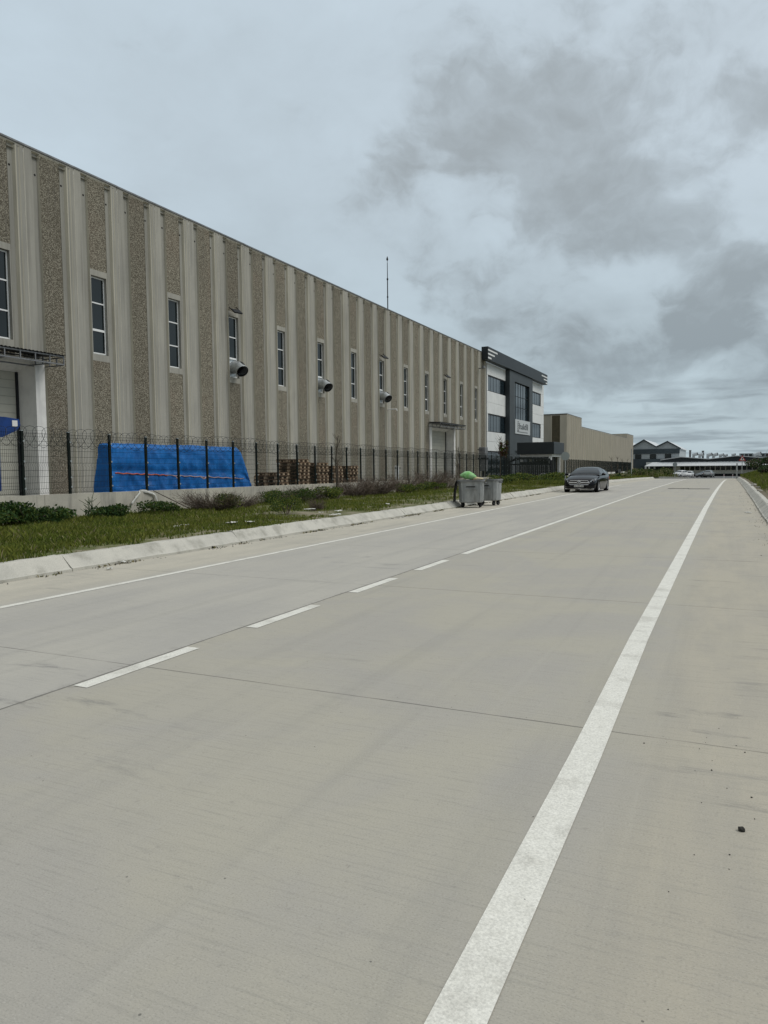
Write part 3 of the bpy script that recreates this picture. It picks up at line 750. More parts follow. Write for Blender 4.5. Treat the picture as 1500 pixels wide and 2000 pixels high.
while y_ < 96.6:
    l_ = random.uniform(.10, .2); mb.box(XF+.081, XF+.09, y_, y_+l_, 5.76, 5.87); y_ += l_+.05
mb.build('small_print', 'grey_steel', sg)

# ------------------------------------------------------------------ second concrete hall
h2 = thing('factory_hall', 'lower beige ribbed concrete hall with stepped roof beyond the office building', 'factory', (XB, 0, 0))
P2 = 2.43
mb = MB()
H0 = 126.0
c2 = [H0+2.27*(i+.5) for i in range(6)]; ribbed_wall(mb, 0, c2, 10.15, -3.5, 2.27, [], [])
ya = H0+6*2.27
c3 = [ya+P2*(i+.5) for i in range(28)]; ribbed_wall(mb, 0, c3, 8.55, -3.5, P2, [], [])
yb = ya+28*P2
c4 = [yb+P2*(i+.5) for i in range(6)]; ribbed_wall(mb, 0, c4, 9.7, -3.5, P2, [], [])
yc = yb+6*P2
mb.mat(0)
for y_, z0, z1, dp in ((H0, -3, 10.15, 20), (ya, 8.2, 10.15, 20), (yb, 8.2, 9.7, 4), (yc, -3.5, 9.7, 20)):
    mb.quad((0, y_, z0), (-dp, y_, z0), (-dp, y_, z1), (0, y_, z1))
mb.quad((-.1, H0, 9.8), (-20, H0, 9.8), (-20, ya, 9.8), (-.1, ya, 9.8))
mb.quad((-.1, ya, 8.2), (-20, ya, 8.2), (-20, yc, 8.2), (-.1, yc, 8.2))
mb.quad((-4, yb, 8.2), (-4, yc, 8.2), (-4, yc, 9.7), (-4, yb, 9.7))
PM2 = []
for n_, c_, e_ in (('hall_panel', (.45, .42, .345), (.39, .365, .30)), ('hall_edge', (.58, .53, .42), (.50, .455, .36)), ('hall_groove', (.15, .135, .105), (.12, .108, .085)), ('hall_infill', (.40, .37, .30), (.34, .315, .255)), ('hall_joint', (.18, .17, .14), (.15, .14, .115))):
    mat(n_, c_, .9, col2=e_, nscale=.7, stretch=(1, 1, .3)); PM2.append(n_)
mb.build('wall', PM2, h2)
mb = MB()                                # end wall strips, brown infill between pale ribs
for xa, xb in ((-1.17, -.02), (-2.75, -2.55)): mb.box(xa, xb, H0-.12, H0, -3, 10.0)
mb.build('end_rib', 'hall_edge', h2)
mb = MB(); mb.box(-2.54, -1.18, H0-.06, H0-.01, -3, 9.9); mb.build('end_infill', 'brown_strip', h2)
mb = MB()
mb.box(-20, .03, H0-.14, ya, 10.15, 10.23); mb.box(-.3, .03, ya+.01, yb-.01, 8.55, 8.62); mb.box(-4, .03, yb, yc, 9.7, 9.78)
mb.build('coping', 'grey_steel', h2)

# ------------------------------------------------------------------ factory closing the view
FY = 250.0
def fx(px, py): return at_y(px, py, FY)
gb = thing('gabled_factory', 'grey factory building with two pointed gables behind the beige hall', 'factory', (-22, FY, gz(FY)))
def loc_poly(root, pts, d0, d1): # pts: world (x, z); extrude in y from FY+d0 to FY+d1, in root's frame
    r = root.location
    return pts, (lambda x, z: (x-r.x, FY+d0-r.y, z-r.z)), (lambda x, z: (x-r.x, FY+d1-r.y, z-r.z))
zb_ = gz(FY)-.2
mb = MB(); X0, X1 = -38, -13.85
mb.prism(*loc_poly(gb, [(X0, zb_), (X1, zb_), (X1, 6.3), (-17.4, 8.35), (-20.75, 6.75), (-24.5, 9.0), (-28.3, 6.8), (-32, 9.0), (X0, 6.5)], 0, 40))
mb.build('wall', 'gable_front', gb)
mb = MB(); q = gb.location
for (xa, za, xb, zb2) in ((-13.4, 6.15, -17.4, 8.5), (-17.4, 8.5, -20.75, 6.85), (-20.75, 6.85, -24.5, 9.15), (-24.5, 9.15, -28.3, 6.9), (-28.3, 6.9, -32, 9.15), (-32, 9.15, -38, 6.6)):
    mb.loft([[(x-q.x, -.4, z-q.z), (x-q.x, 40.4, z-q.z), (x-q.x, 40.4, z+.28-q.z), (x-q.x, -.4, z+.28-q.z)] for x, z in ((xa, za), (xb, zb2))])
mb.build('roof', 'roof_sheet', gb)
mb = MB()
for (xa, za, xb, zb2) in ((-13.4, 6.12, -17.4, 8.47), (-17.4, 8.47, -20.75, 6.82), (-20.75, 6.82, -24.5, 9.12), (-24.5, 9.12, -28.3, 6.87), (-28.3, 6.87, -32, 9.12)):
    mb.loft([[(x-q.x, -.46, z-.05-q.z), (x-q.x, -.405, z-.05-q.z), (x-q.x, -.405, z+.33-q.z), (x-q.x, -.46, z+.33-q.z)] for x, z in ((xa, za), (xb, zb2))])
mb.build('verge_trim', 'gable_band', gb)
mb = MB(); mb.box(X0-q.x, X1+.1-q.x, -.2, -.02, 4.75-q.z, 6.25-q.z); mb.box(X0-q.x, X1+.1-q.x, -.2, -.02, -2.6-q.z, 3.1-q.z)
mb.build('cladding_band', 'gable_band', gb)
for xw in (-34.5, -30.3, -26.2, -21.7, -17.2):
    mb = MB(); mb.box(xw-.95-q.x, xw+.95-q.x, -.14, -.03, 3.15-q.z, 4.6-q.z)
    w = mb.build('window', 'dark_steel', gb)
    mb = MB(); mb.box(xw-.85-q.x, xw+.85-q.x, -.15, -.141, 3.25-q.z, 4.5-q.z); mb.build('pane', 'glass_blue', w)

hl = thing('low_factory', 'long low white factory with a wavy dark roof edge closing the road end', 'factory', (10, FY-4, gz(FY)))
q = hl.location
F2 = FY-4
def fx2(px, py): return at_y(px, py, F2)
top_pts = [(fx2(a, b).x, fx2(a, b).z) for a, b in ((1290, 899), (1330, 893.2), (1384, 897.2), (1440, 890.8), (1500, 895.5))]
top_pts += [(14, 2.0), (24, 3.7), (34, 2.3), (44, 3.6)]
zc_lo = fx2(1400, 901.5).z; zc_hi = fx2(1400, 909).z; zw_lo = fx2(1400, 918).z
wl, wr = fx2(1262, 910).x, 44
mb = MB()
mb.prism([(wl, -2.6), (wr, -2.6), (wr, zc_lo), (wl, zc_lo)], lambda x, z: (x-q.x, 0, z-q.z), lambda x, z: (x-q.x, 45, z-q.z))
mb.build('wall', 'white_cladding', hl)
mb = MB()
mb.prism([(top_pts[0][0], zc_lo-.05)]+top_pts+[(44, zc_lo-.05)], lambda x, z: (x-q.x, -.05, z-q.z), lambda x, z: (x-q.x, .3, z-q.z))
mb.build('gable_band', 'anthracite', hl)
mb = MB()
for (xa, za), (xb, zb2) in zip(top_pts[:-1], top_pts[1:]):
    mb.loft([[(x-q.x, -.35, z-q.z), (x-q.x, 45, z-q.z), (x-q.x, 45, z+.22-q.z), (x-q.x, -.35, z+.22-q.z)] for x, z in ((xa, za), (xb, zb2))])
mb.build('roof', 'roof_sheet', hl)
mb = MB()                                # lean-to roof along the front
mb.loft([[(x0-q.x, 0, zc_lo-q.z), (x1-q.x, 0, zc_lo-q.z), (x1-q.x, .02, zc_lo-.1-q.z), (x0-q.x, .02, zc_lo-.1-q.z)] if k == 0 else [(x0-2.2-q.x, -3.2, zc_hi-q.z), (x1-q.x, -3.2, zc_hi-q.z), (x1-q.x, -3.2, zc_hi-.12-q.z), (x0-2.2-q.x, -3.2, zc_hi-.12-q.z)] for k, (x0, x1) in enumerate(((wl+2, wr), (wl+2, wr)))])
mb.build('canopy_roof', 'roof_sheet', hl)
mb = MB(); mb.box(fx2(1262, 0).x-q.x, fx2(1327, 0).x-q.x, -.2, -.02, -2.5-q.z, zc_hi-.1-q.z); mb.build('shutter_wall', 'anthracite', hl)
mb = MB(); mb.box(fx2(1327, 0).x-q.x, wr-q.x, -.1, -.01, -2.55-q.z, -2.55+.9-q.z); mb.build('plinth', 'dark_steel', hl)
for i in range(34):
    px = 1328+9.75*i
    xa = fx2(1328, 914).x+1.44*i; 
    if xa > 42: break
    mb = MB(); mb.box(xa+.1-q.x, xa+1.26-q.x, -.06, -.005, zw_lo-q.z, zc_hi-.12-q.z)
    mb.build('window', 'glass_dark', hl)
for px in (1272, 1279, 1290):
    mb = MB(); x_ = fx2(px, 0).x; mb.box(x_-.25-q.x, x_+.25-q.x, -.4, -.22, zc_hi-.9-q.z, zc_hi-.1-q.z); mb.build('hanging_lamp', 'white_cladding', hl)
for px, yt in ((1348, 879.5), (1373, 880.5)):
    p = at_y(px, yt, F2+6); mb = MB()
    mb.box(p.x-.30-q.x, p.x+.30-q.x, 5.7, 6.3, 2.6-q.z, p.z-q.z); mb.box(p.x-.36-q.x, p.x+.36-q.x, 5.64, 6.36, p.z-.25-q.z, p.z+.05-q.z)
    mb.build('chimney', 'grey_steel', hl)
for px, yt, s_ in ((1357, 885.5, 1.0), (1369, 886, 1.0), (1385, 886, 1.05), (1396, 886, 1.05), (1409, 887, .9), (1417, 888, .75), (1433, 886.5, .7), (1478, 884.5, 1.35)):
    p = at_y(px, yt, F2+5); r_ = .50*s_; mb = MB()
    c0 = Vector((p.x-.25-q.x, 5, p.z-.45*s_-q.z)); dv = Vector((.8, -.25, -.12+.35)).normalized()
    mb.cyl((c0.x-.1, 5, 2.0-q.z), (c0.x-.1, 5, c0.z+.3), r_*.8, r_*.8, 12)
    mb.cyl(c0-dv*.35*s_, c0+dv*1.15*s_, r_, r_, 14)
    v_ = mb.build('roof_vent', 'galvanised', hl, smooth=False)
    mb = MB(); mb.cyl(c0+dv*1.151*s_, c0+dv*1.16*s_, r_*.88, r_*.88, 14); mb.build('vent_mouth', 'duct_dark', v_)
mb = MB()                                # raised glazed lantern on the roof
a, b = at_y(1444, 885.5, F2+8), at_y(1500, 887, F2+8)
mb.box(a.x-q.x, b.x+8-q.x, 8, 9, 2.4-q.z, a.z-q.z)
ln = mb.build('roof_lantern', 'pale_grey_wall', hl)
mb = MB(); x_ = a.x+.4
while x_ < b.x+7: mb.box(x_-q.x, x_+.85-q.x, 7.96, 7.995, a.z-1.0-q.z, a.z-.25-q.z); x_ += 1.15
mb.build('pane', 'glass_dark', ln)

# ------------------------------------------------------------------ retaining wall and mesh fence
rw = MB()
st, y = [], -10.0
while y < 58: st.append((y, min(y+5.9, 58.5))); y += 5.9
for a, b in st:
    rings = [[(-16.2, yy, -.4), (-16.44, yy, -.4), (-16.44, yy, wall_top(yy)), (-16.2, yy, wall_top(yy))] for yy in (a+.006, (a+b)/2, b-.006)]
    rw.loft(rings)
tag(rw.build('retaining_wall', 'wall_concrete', loc=(-16.3, 20, 0)), 'low grey concrete retaining wall carrying the mesh fence', 'wall')
rw = MB()
for a, b in ((80.5, 92), (92.0, 104), (104.0, 118), (118, 132), (132, 147)):
    rw.loft([[(-16.2, yy, gz(yy)-.4), (-16.44, yy, gz(yy)-.4), (-16.44, yy, wall_top(yy)), (-16.2, yy, wall_top(yy))] for yy in (a+.006, b-.006)])
tag(rw.build('retaining_wall', 'white_plaster', loc=(-16.3, 110, 0)), 'low pale wall under the fence in front of the beige hall', 'wall')

FS = 1.4686; FH = 1.66
fence_x = -16.31
def fence(name, label, y0, n, coil_n):
    root = thing(name, label, 'fence', (fence_x, y0, wall_top(y0)))
    post0 = panel0 = None
    for k in range(n):
        yk = k*FS; zk = wall_top(y0+yk)-wall_top(y0)
        if post0 is None:
            p = MB(); p.box(-.03, .03, -.03, .03, -.02, FH)
            post0 = p.build('post', 'post_green', root)
            c_ = MB(); c_.box(-.034, .034, -.034, .034, FH+.001, FH+.022); cap0 = c_.build('post_cap', 'sign_grey', post0)
            c_ = MB()
            for z_ in (.16, .42, .86, 1.38): c_.box(.031, .045, .012, .05, z_, z_+.045)
            clip0 = c_.build('clip', 'sign_grey', post0)
            post = post0
        else: post = copy_tree(post0, root)
        post.location = (0, yk, zk+random.uniform(-.012, .012)); post.rotation_euler = (R(random.uniform(-.5, .5)), R(random.uniform(-.5, .5)), 0)
        if k == n-1: break
        if panel0 is None:
            p = MB(); r_ = .0040
            folds = (.10, .78, 1.46)
            pth = [(0, .03)]
            for f_ in folds: pth += [(0, f_-.06), (.035, f_), (0, f_+.06)]
            pth += [(0, FH-.03)]
            nw = 27
            for i in range(nw):
                y_ = .04+(FS-.08)*i/(nw-1)
                p.tube([(x_, y_, z_) for x_, z_ in pth], r_, 3, cap=False)
            for z_ in (.04, .16, .32, .48, .64, .84, 1.0, 1.16, 1.30, 1.40, 1.52, 1.6):
                p.tube([(-.006, .035, z_), (-.006, FS-.035, z_)], r_*1.1, 3, cap=False)
            panel0 = p.build('mesh_panel', 'wire_green', root); pan = panel0
        else:
            pan = panel0.copy(); COL.objects.link(pan); pan.parent = root
        pan.location = (.02, yk, zk)
    if coil_n:
        mb = MB(); pts = []
        L_ = min(coil_n, n-1)*FS; turns = int(L_/.275); ns = 16
        for i in range(turns*ns):
            t = i/ns; y_ = L_*t/turns; rr = .26*(1+.10*math.sin(t*.9))
            pts.append((rr*math.cos(2*math.pi*t), y_+.05*math.sin(4*math.pi*t), wall_top(y0+y_)-wall_top(y0)+FH-.12+.10*nz(y_, 0, .25)+rr*math.sin(2*math.pi*t)))
        mb.tube(pts, .0055, 4)
        mb.tube([(0, y_, wall_top(y0+y_)-wall_top(y0)+FH+.02+.012*math.sin(y_*3)) for y_ in np.arange(0, L_, .7)], .003, 3)
        mb.build('razor_wire', 'razor_steel', root)
    return root
fence('mesh_fence', 'dark green wire mesh fence with razor wire coils on the retaining wall', 13.06-4*FS, 37, 36)
fence('mesh_fence', 'dark green mesh fence without a gap in front of the beige hall', 81.5, 44, 0)
# short run in front of the office
fence('mesh_fence', 'short run of dark mesh fence before the office ground floor', 61.2, 10, 0)

# ------------------------------------------------------------------ gatehouse
gx, gy = -16.5, 77.3
gh = thing('gatehouse', 'small gatehouse with a heavy dark canopy on white columns before the office', 'gatehouse', (gx, gy, gz(80)))
zb = gz(80)
mb = MB(); mb.cbox(-3.95, 0, 0, 5.3, 2.72-zb, 4.0-zb, .03); mb.build('canopy', 'anthracite', gh)
mb = MB(); mb.box(-3.7, -.25, .3, 5.0, 2.45-zb, 2.715-zb); mb.build('soffit', 'white_cladding', gh)
for x_, y_ in ((-.45, .35), (-.45, 4.6), (-3.55, .35), (-3.55, 4.6)):
    mb = MB(); mb.box(x_-.14, x_+.14, y_-.14, y_+.14, -.3, 2.449-zb); mb.build('column', 'white_cladding', gh)
mb = MB(); mb.box(-2.4, -.7, 1.4, 4.4, .05, 2.447-zb); cb = mb.build('cabin', 'glass_dark', gh)
mb = MB()
for x_ in (-2.43, -.70):
    for y_ in (1.36, 2.4, 3.4, 4.36): mb.box(x_, x_+.05, y_, y_+.06, .02, 2.40-zb)
mb.box(-2.45, -.63, 1.35, 4.45, .0, .5); mb.build('cabin_frame', 'dark_steel', cb)
ga = thing('sliding_gate', 'black slatted sliding gate with an arched top under the gatehouse canopy', 'gate', (gx-4.45, gy-.4, gz(80)))
mb = MB()
arch = [(x_, 2.05+.45*(1-((x_-2.1)/2.4)**4)) for x_ in np.linspace(-.2, 4.2, 15)]
mb.tube([(-.2, 0, 0)]+[(x_, 0, z_) for x_, z_ in arch]+[(4.2, 0, 0)], .13, 8)
mb.box(-.1, 4.1, -.03, .03, 1.78, 1.92); mb.box(-.1, 4.1, -.03, .03, .12, .24)
mb.build('gate_frame', 'dark_steel', ga)
mb = MB()
for i in range(20): mb.box(.0+.205*i, .10+.205*i, -.015, .015, .2, 1.8)
mb.build('bars', 'grey_steel', ga)
mb = MB(); mb.box(.9, 3.1, .05, .12, .2, 2.1); mb.build('panel', 'dark_steel', ga)

def at_z(px, py, z):
    v = ray(px, py); t = (z-EYE)/v.z
    return Vector((v.x*t, v.y*t, z))

# ------------------------------------------------------------------ yard things behind the fence
yz = lambda y: wall_top(y)-.36
tp = thing('tarpaulin', 'big stack wrapped in a bright blue tarpaulin tied with orange cord behind the fence', 'tarpaulin', (-18.3, 21.2, yz(21)))
NU, NV = 150, 70
prof = [(0.70, 0), (.64, .35), (.60, .9), (.58, 1.45), (.54, 1.78), (.42, 1.90), (.02, 1.93), (-.06, 1.8), (-.12, 1.0), (-.2, 0)]
pl = [0]
for a, b in zip(prof[:-1], prof[1:]): pl.append(pl[-1]+math.hypot(b[0]-a[0], b[1]-a[1]))
def tarp_pt(u, v):
    s_ = v*pl[-1]; x = float(np.interp(s_, pl, [p[0] for p in prof])); z = float(np.interp(s_, pl, [p[1] for p in prof]))
    y = -3.72+7.3*u
    h_ = float(np.interp(y, (-3.75, -3.6, 3.0, 3.15, 3.62), (.97, 1.0, .985, .95, .55))) + .02*nz(y, 1, .6)
    drop = 1-z/1.93
    fold = .045*math.sin(y*7.3+3*nz(y, z, .5)*4)*drop**1.1+.05*mnoise.noise(Vector((y*1.6, z*.9, x)))+.025*mnoise.noise(Vector((y*5, z*3.5, 4)))
    rg_ = 1-abs(mnoise.noise(Vector((y*1.9+z*.8, z*1.5-y*.5, 2.2))))*2.2
    fold += .055*max(0, rg_)**2*(.4+.6*drop)-.02
    fold += -.05*math.exp(-((z-.93-.03*y*-1)/.10)**2)*(1 if x > 0 else 0)     # pinched in by the cord
    sx = 1 if x > 0 else -1
    end = max(0, abs(y+.17)-3.4)/.4
    z2 = z*h_ + (.02*mnoise.noise(Vector((y*2, x*2, 9))) if z > 1.7 else 0)
    y2 = y+(drop**1.5*.30*(1 if y > 0 else -.45) if abs(y+.17) > 3.35 else 0)
    return Vector((x*(1-.10*min(1, end))+sx*fold, y2, max(z2, -.05)))
mb = MB()
mb.add([tarp_pt(i/NU, j/NV) for i in range(NU+1) for j in range(NV+1)],
       [(i*(NV+1)+j, i*(NV+1)+j+1, (i+1)*(NV+1)+j+1, (i+1)*(NV+1)+j) for i in range(NU) for j in range(NV)]
       )
for u_ in (0, 1): mb.add([tarp_pt(u_, j/NV) for j in range(NV+1)], [tuple(range(NV+1))])
mb.build('cover', 'tarpaulin_blue', tp, smooth=True)
def cord(y0, y1, z0, z1, n=40):
    pts = []
    for i in range(n+1):
        y = y0+(y1-y0)*i/n; z = z0+(z1-z0)*i/n
        best = max((tarp_pt((y+3.72)/7.3, v) for v in np.linspace(.0, .45, 40)), key=lambda p: -abs(p.z-z))
        pts.append((best.x+.022, y, z+.012*math.sin(i*.9)))
    return pts
mb = MB(); mb.tube(cord(-3.6, -1.25, .93, .83), .021, 6); mb.build('strap', 'strap_orange', tp)
mb = MB(); mb.tube(cord(-1.25, 3.35, .83, .62, 60), .014, 6); mb.tube([(.80, .62, .70), (.86, .64, .4), (.93, .63, .05)], .018, 5); mb.tube([(.70, -.95, .81), (.76, -.85, .66), (.78, -.82, .5)], .018, 5)
mb.tube([(.72, .4, .74), (.8, .5, .66), (.79, .62, .72)], .02, 5)
mb.build('strap', 'strap_pale', tp)

# pallets: one modelled pallet copied into stacks
def pallet_mesh():
    mb = MB(); L_, W_ = 1.2, .86                      # long side across, short side along the road
    for i in range(6):
        y = -W_/2+.01+i*(W_-.12)/5; mb.box(-L_/2, L_/2, y, y+.10, .122, .144)
    for x in (-L_/2, -.0725, L_/2-.145):
        mb.box(x, x+.145, -W_/2+.004, W_/2-.004, .1, .121)
        mb.box(x, x+.145, -W_/2, W_/2, 0, .022)
    mb.mat(1)
    for x in (-L_/2-.002, -.0725, L_/2-.143):
        for y in (-W_/2-.002, -.0725, W_/2-.143): mb.box(x, x+.145, y, y+.145, .0225, .0995)
    return mb
ORD = ['lowest', 'second', 'third', 'fourth', 'fifth', 'sixth', 'seventh', 'eighth', 'ninth', 'tenth', 'eleventh']
pal0 = None
for nm, px, n in (('short stack nearest the blue tarpaulin', 541, 6), ('tallest stack of pallets', 584, 10), ('middle stack behind a fence post', 624, 9), ('first low stack behind the bare young tree', 652, 8), ('farthest low stack of pallets', 683, 8)):
    c = at_x(px, 900, -17.35)
    for k in range(n):
        if pal0 is None: p = pal0 = pallet_mesh().build('pallet', ['pallet_wood', 'pallet_end'])
        else: p = pal0.copy(); COL.objects.link(p)
        p.location = (-17.95+random.uniform(-.05, .05), c.y+.44+random.uniform(-.04, .04), yz(c.y)+.147*k)
        p.rotation_euler = (0, R(random.uniform(-.4, .4)), R(random.uniform(-3, 3)))
        tag(p, 'wooden pallet, %s from the ground in the %s' % (ORD[k], nm) if k else 'wooden pallet, lowest in the %s' % nm, 'pallet', 'wooden pallets stacked behind the fence')

# blue compactor container at the left edge
sk = thing('waste_compactor', 'dark blue steel container with an overhanging lid beside the roller door', 'container', (-18.4, 11.86, yz(11)))
mb = MB(); mb.cbox(-1.2, .9, -3.2, 1.52, .45, 1.95, .05)
mb.build('body', 'blue_paint', sk)
mb = MB(); mb.prism([(-3.4, 2.42), (1.6, 2.42), (2.02, 2.38), (2.06, 2.22), (1.95, 2.08), (1.5, 1.88), (-3.4, 1.9)], lambda y, z: (-1.3, y, z), lambda y, z: (1.0, y, z))
ld = mb.build('lid', 'blue_paint', sk)
mb = MB(); mb.box(1.001, 1.012, 1.8, 1.96, 2.18, 2.34); mb.build('warning_plate', 'sign_white', ld)
mb = MB()
for y_ in np.arange(-3.0, 1.3, .8): mb.box(.9, .96, y_, y_+.1, .5, 1.9)
mb.build('rib', 'blue_paint', sk)
mb = MB(); mb.box(-1.1, .8, -3.1, 1.45, .0, .449); mb.build('base', 'dark_steel', sk)
# standpipe and boxes by the far corner of the warehouse
p = at_x(775, 915, -21); ct = thing('standpipe', 'pale standpipe with a dark crossbar in the yard behind the fence', 'pipe', (-21, p.y, yz(p.y)))
mb = MB(); mb.cyl((0, 0, 0), (0, 0, 1.25), .16, .16, 12); mb.build('pipe', 'pvc_white', ct)
mb = MB(); mb.box(-.04, .04, -.25, .6, 1.05, 1.12); mb.box(-.03, .03, .28, .34, .0, 1.05); mb.build('crossbar', 'dark_steel', ct)
p = at_x(944, 900, -20); eb = thing('electric_cabinet', 'tall grey electric cabinets stacked on a post at the far warehouse corner', 'cabinet', (-20, p.y, gz(p.y)))
mb = MB(); mb.cbox(-.3, .3, -.42, .42, 1.15, 2.2, .03); mb.build('lower_box', 'grey_steel', eb)
mb = MB(); mb.cbox(-.3, .3, -.42, .42, 2.36, 3.3, .03); mb.build('upper_box', 'grey_steel', eb)
mb = MB(); mb.box(-.36, .36, -.5, .5, 2.21, 2.35); mb.cyl((0, 0, 0), (0, 0, 1.149), .12, .12, 10); mb.box(-.05, .05, -1.5, -.45, 3.0, 3.08); mb.build('bracket', 'dark_steel', eb)

# ------------------------------------------------------------------ rubbish bins
def make_bin(label, loc, rz, lid_side):
    b = thing('rubbish_bin', label, 'bin', loc, rz, 'galvanised bins by the kerb')
    def ring(hx, hy, z, c=.11): return [(-hx+c, -hy, z), (hx-c, -hy, z), (hx, -hy+c, z), (hx, hy-c, z), (hx-c, hy, z), (-hx+c, hy, z), (-hx, hy-c, z), (-hx, -hy+c, z)]
    mb = MB()
    out = [ring(.40, .32, .19, .08), ring(.445, .36, .22), ring(.462, .375, .62), ring(.47, .385, 1.0)]
    inn = [ring(.455, .37, 1.0), ring(.40, .31, .26)]
    mb.loft([out[0], out[1], out[2], out[3]], cap=False); mb.loft(inn, cap=False)
    mb.add(out[0], [tuple(range(8))[::-1]]); mb.add(inn[1], [tuple(range(8))])
    mb.build('body', 'bin_steel', b)
    mb = MB(); mb.loft([ring(.455, .37, .985), ring(.51, .425, .985), ring(.515, .43, 1.0), ring(.515, .43, 1.045), ring(.455, .37, 1.05), ring(.455, .37, .985)], cap=False)
    mb.build('rim', 'grey_steel', b)
    mb = MB()                                         # pressed handle recess on the front and stiffening ribs
    T = Matrix.Translation((0, -.382, .78)) @ Matrix.Rotation(R(-3), 4, 'X')
    mb.box(-.24, .24, -.02, .0, .05, .075, T); mb.box(-.24, .24, -.03, .0, -.075, -.05, T); mb.box(-.24, -.20, -.02, .0, -.05, .05, T); mb.box(.20, .24, -.02, .0, -.05, .05, T)
    for x_ in (-.30, .30): mb.box(x_-.015, x_+.015, -.012, .02, -.5, .15, T)
    mb.build('pressing', 'bin_steel', b)
    mb = MB(); mb.box(-.17, .17, -.024, -.008, .0, .03, T); mb.build('handle', 'dark_steel', b)
    mb = MB()
    for s_ in (-1, 1): mb.cyl((s_*.46, 0, .93), (s_*.60, 0, .93), .028, n=8)
    mb.build('lifting_pin', 'grey_steel', b)
    for x_ in (-.33, .33):
        for y_ in (-.24, .24):
            a = random.uniform(-.6, .6); T2 = Matrix.Translation((x_, y_, 0)) @ Matrix.Rotation(a, 4, 'Z')
            mb = MB(); mb.box(-.05, .05, -.04, .04, .165, .195, T2)
            for e in (-.042, .034): mb.box(e, e+.008, -.03, .03, .07, .165, T2)
            w = mb.build('castor', 'dark_steel', b)
            mb = MB(); mb.lathe([(.03, -.026), (.085, -.026), (.095, -.018), (.095, .018), (.085, .026), (.03, .026)], 16, T2 @ Matrix.Translation((0, 0, .095)))
            mb.build('wheel', 'rubber', w, smooth=False)
            mb = MB(); mb.lathe([(.0, -.028), (.05, -.028), (.05, .028), (0, .028)], 12, T2 @ Matrix.Translation((0, 0, .095)))
            mb.build('hub', 'grey_steel', w)
    if lid_side:                                      # curved lid swung open, hanging down past the rim
        mb = MB(); rr = []
        for i in range(7):
            t = i/6; x = lid_side*(.535+.10*t+.03*math.sin(t*math.pi)); z = 1.03-.80*t
            rr.append([(x, -.42, z), (x+lid_side*.025, -.42, z), (x+lid_side*.025, .40, z), (x, .40, z)])
        mb.loft(rr); mb.build('lid', 'ink_black', b)
    return b
b1 = make_bin('galvanised wheeled bin with a green bag on top and black lid hanging open', (-8.88, 26.85, 0), R(14), -1)
b2 = make_bin('galvanised wheeled bin behind and right of the one with the green bag', (-8.72, 28.5, 0), R(-4), 0)
bg_ = MB(); rg = []
for i in range(17):
    t = i/16; r = .155*math.sin(min(1, t*1.6+.12)*math.pi/2)*(1-.72*max(0, (t-.62)/.38)**1.4)
    c = Vector((-.33+.62*t, .0, .15-.07*t+.03*math.sin(t*3)))
    rg.append([(c.x, c.y+r*1.15*math.cos(a)*(1+.13*mnoise.noise(Vector((t*5, a*1.5, 1)))), c.z+r*math.sin(a)*(1+.2*mnoise.noise(Vector((t*5, a*1.5, 7))))) for a in np.linspace(0, 2*math.pi, 21)[:-1]])
bg_.loft(rg)
o = bg_.build('garbage_bag', 'bag_green', smooth=True); o.location = (-8.92, 26.65, 1.08); o.rotation_euler = (0, 0, R(20))
tag(o, 'bright green plastic bag lying on top of the front bin', 'bag')
mb = MB()
mb.loft([[(x, r*math.cos(a)*(1+.25*mnoise.noise(Vector((x*9, a, 3)))), .07+r*.8*math.sin(a)) for a in np.linspace(0, 2*math.pi, 15)[:-1]] for x, r in ((-.18, .03), (-.12, .09), (0, .11), (.1, .08), (.2, .05), (.28, .02))])
o = mb.build('garbage_bag', 'bag_yellow', smooth=True); o.location = (-8.66, 26.75, 1.02); o.rotation_euler = (0, 0, R(20))
tag(o, 'small crumpled yellow bag beside the green bag on the bin', 'bag')
mb = MB(); mb.tube([(0, 0, -.5), (.12, .1, -.1), (.30, .25, .24)], [.014, .012, .009], 6)
o = mb.build('stick', 'straw'); o.location = (-8.55, 26.95, 1.05); tag(o, 'thin pale stick poking out of the front bin', 'stick')

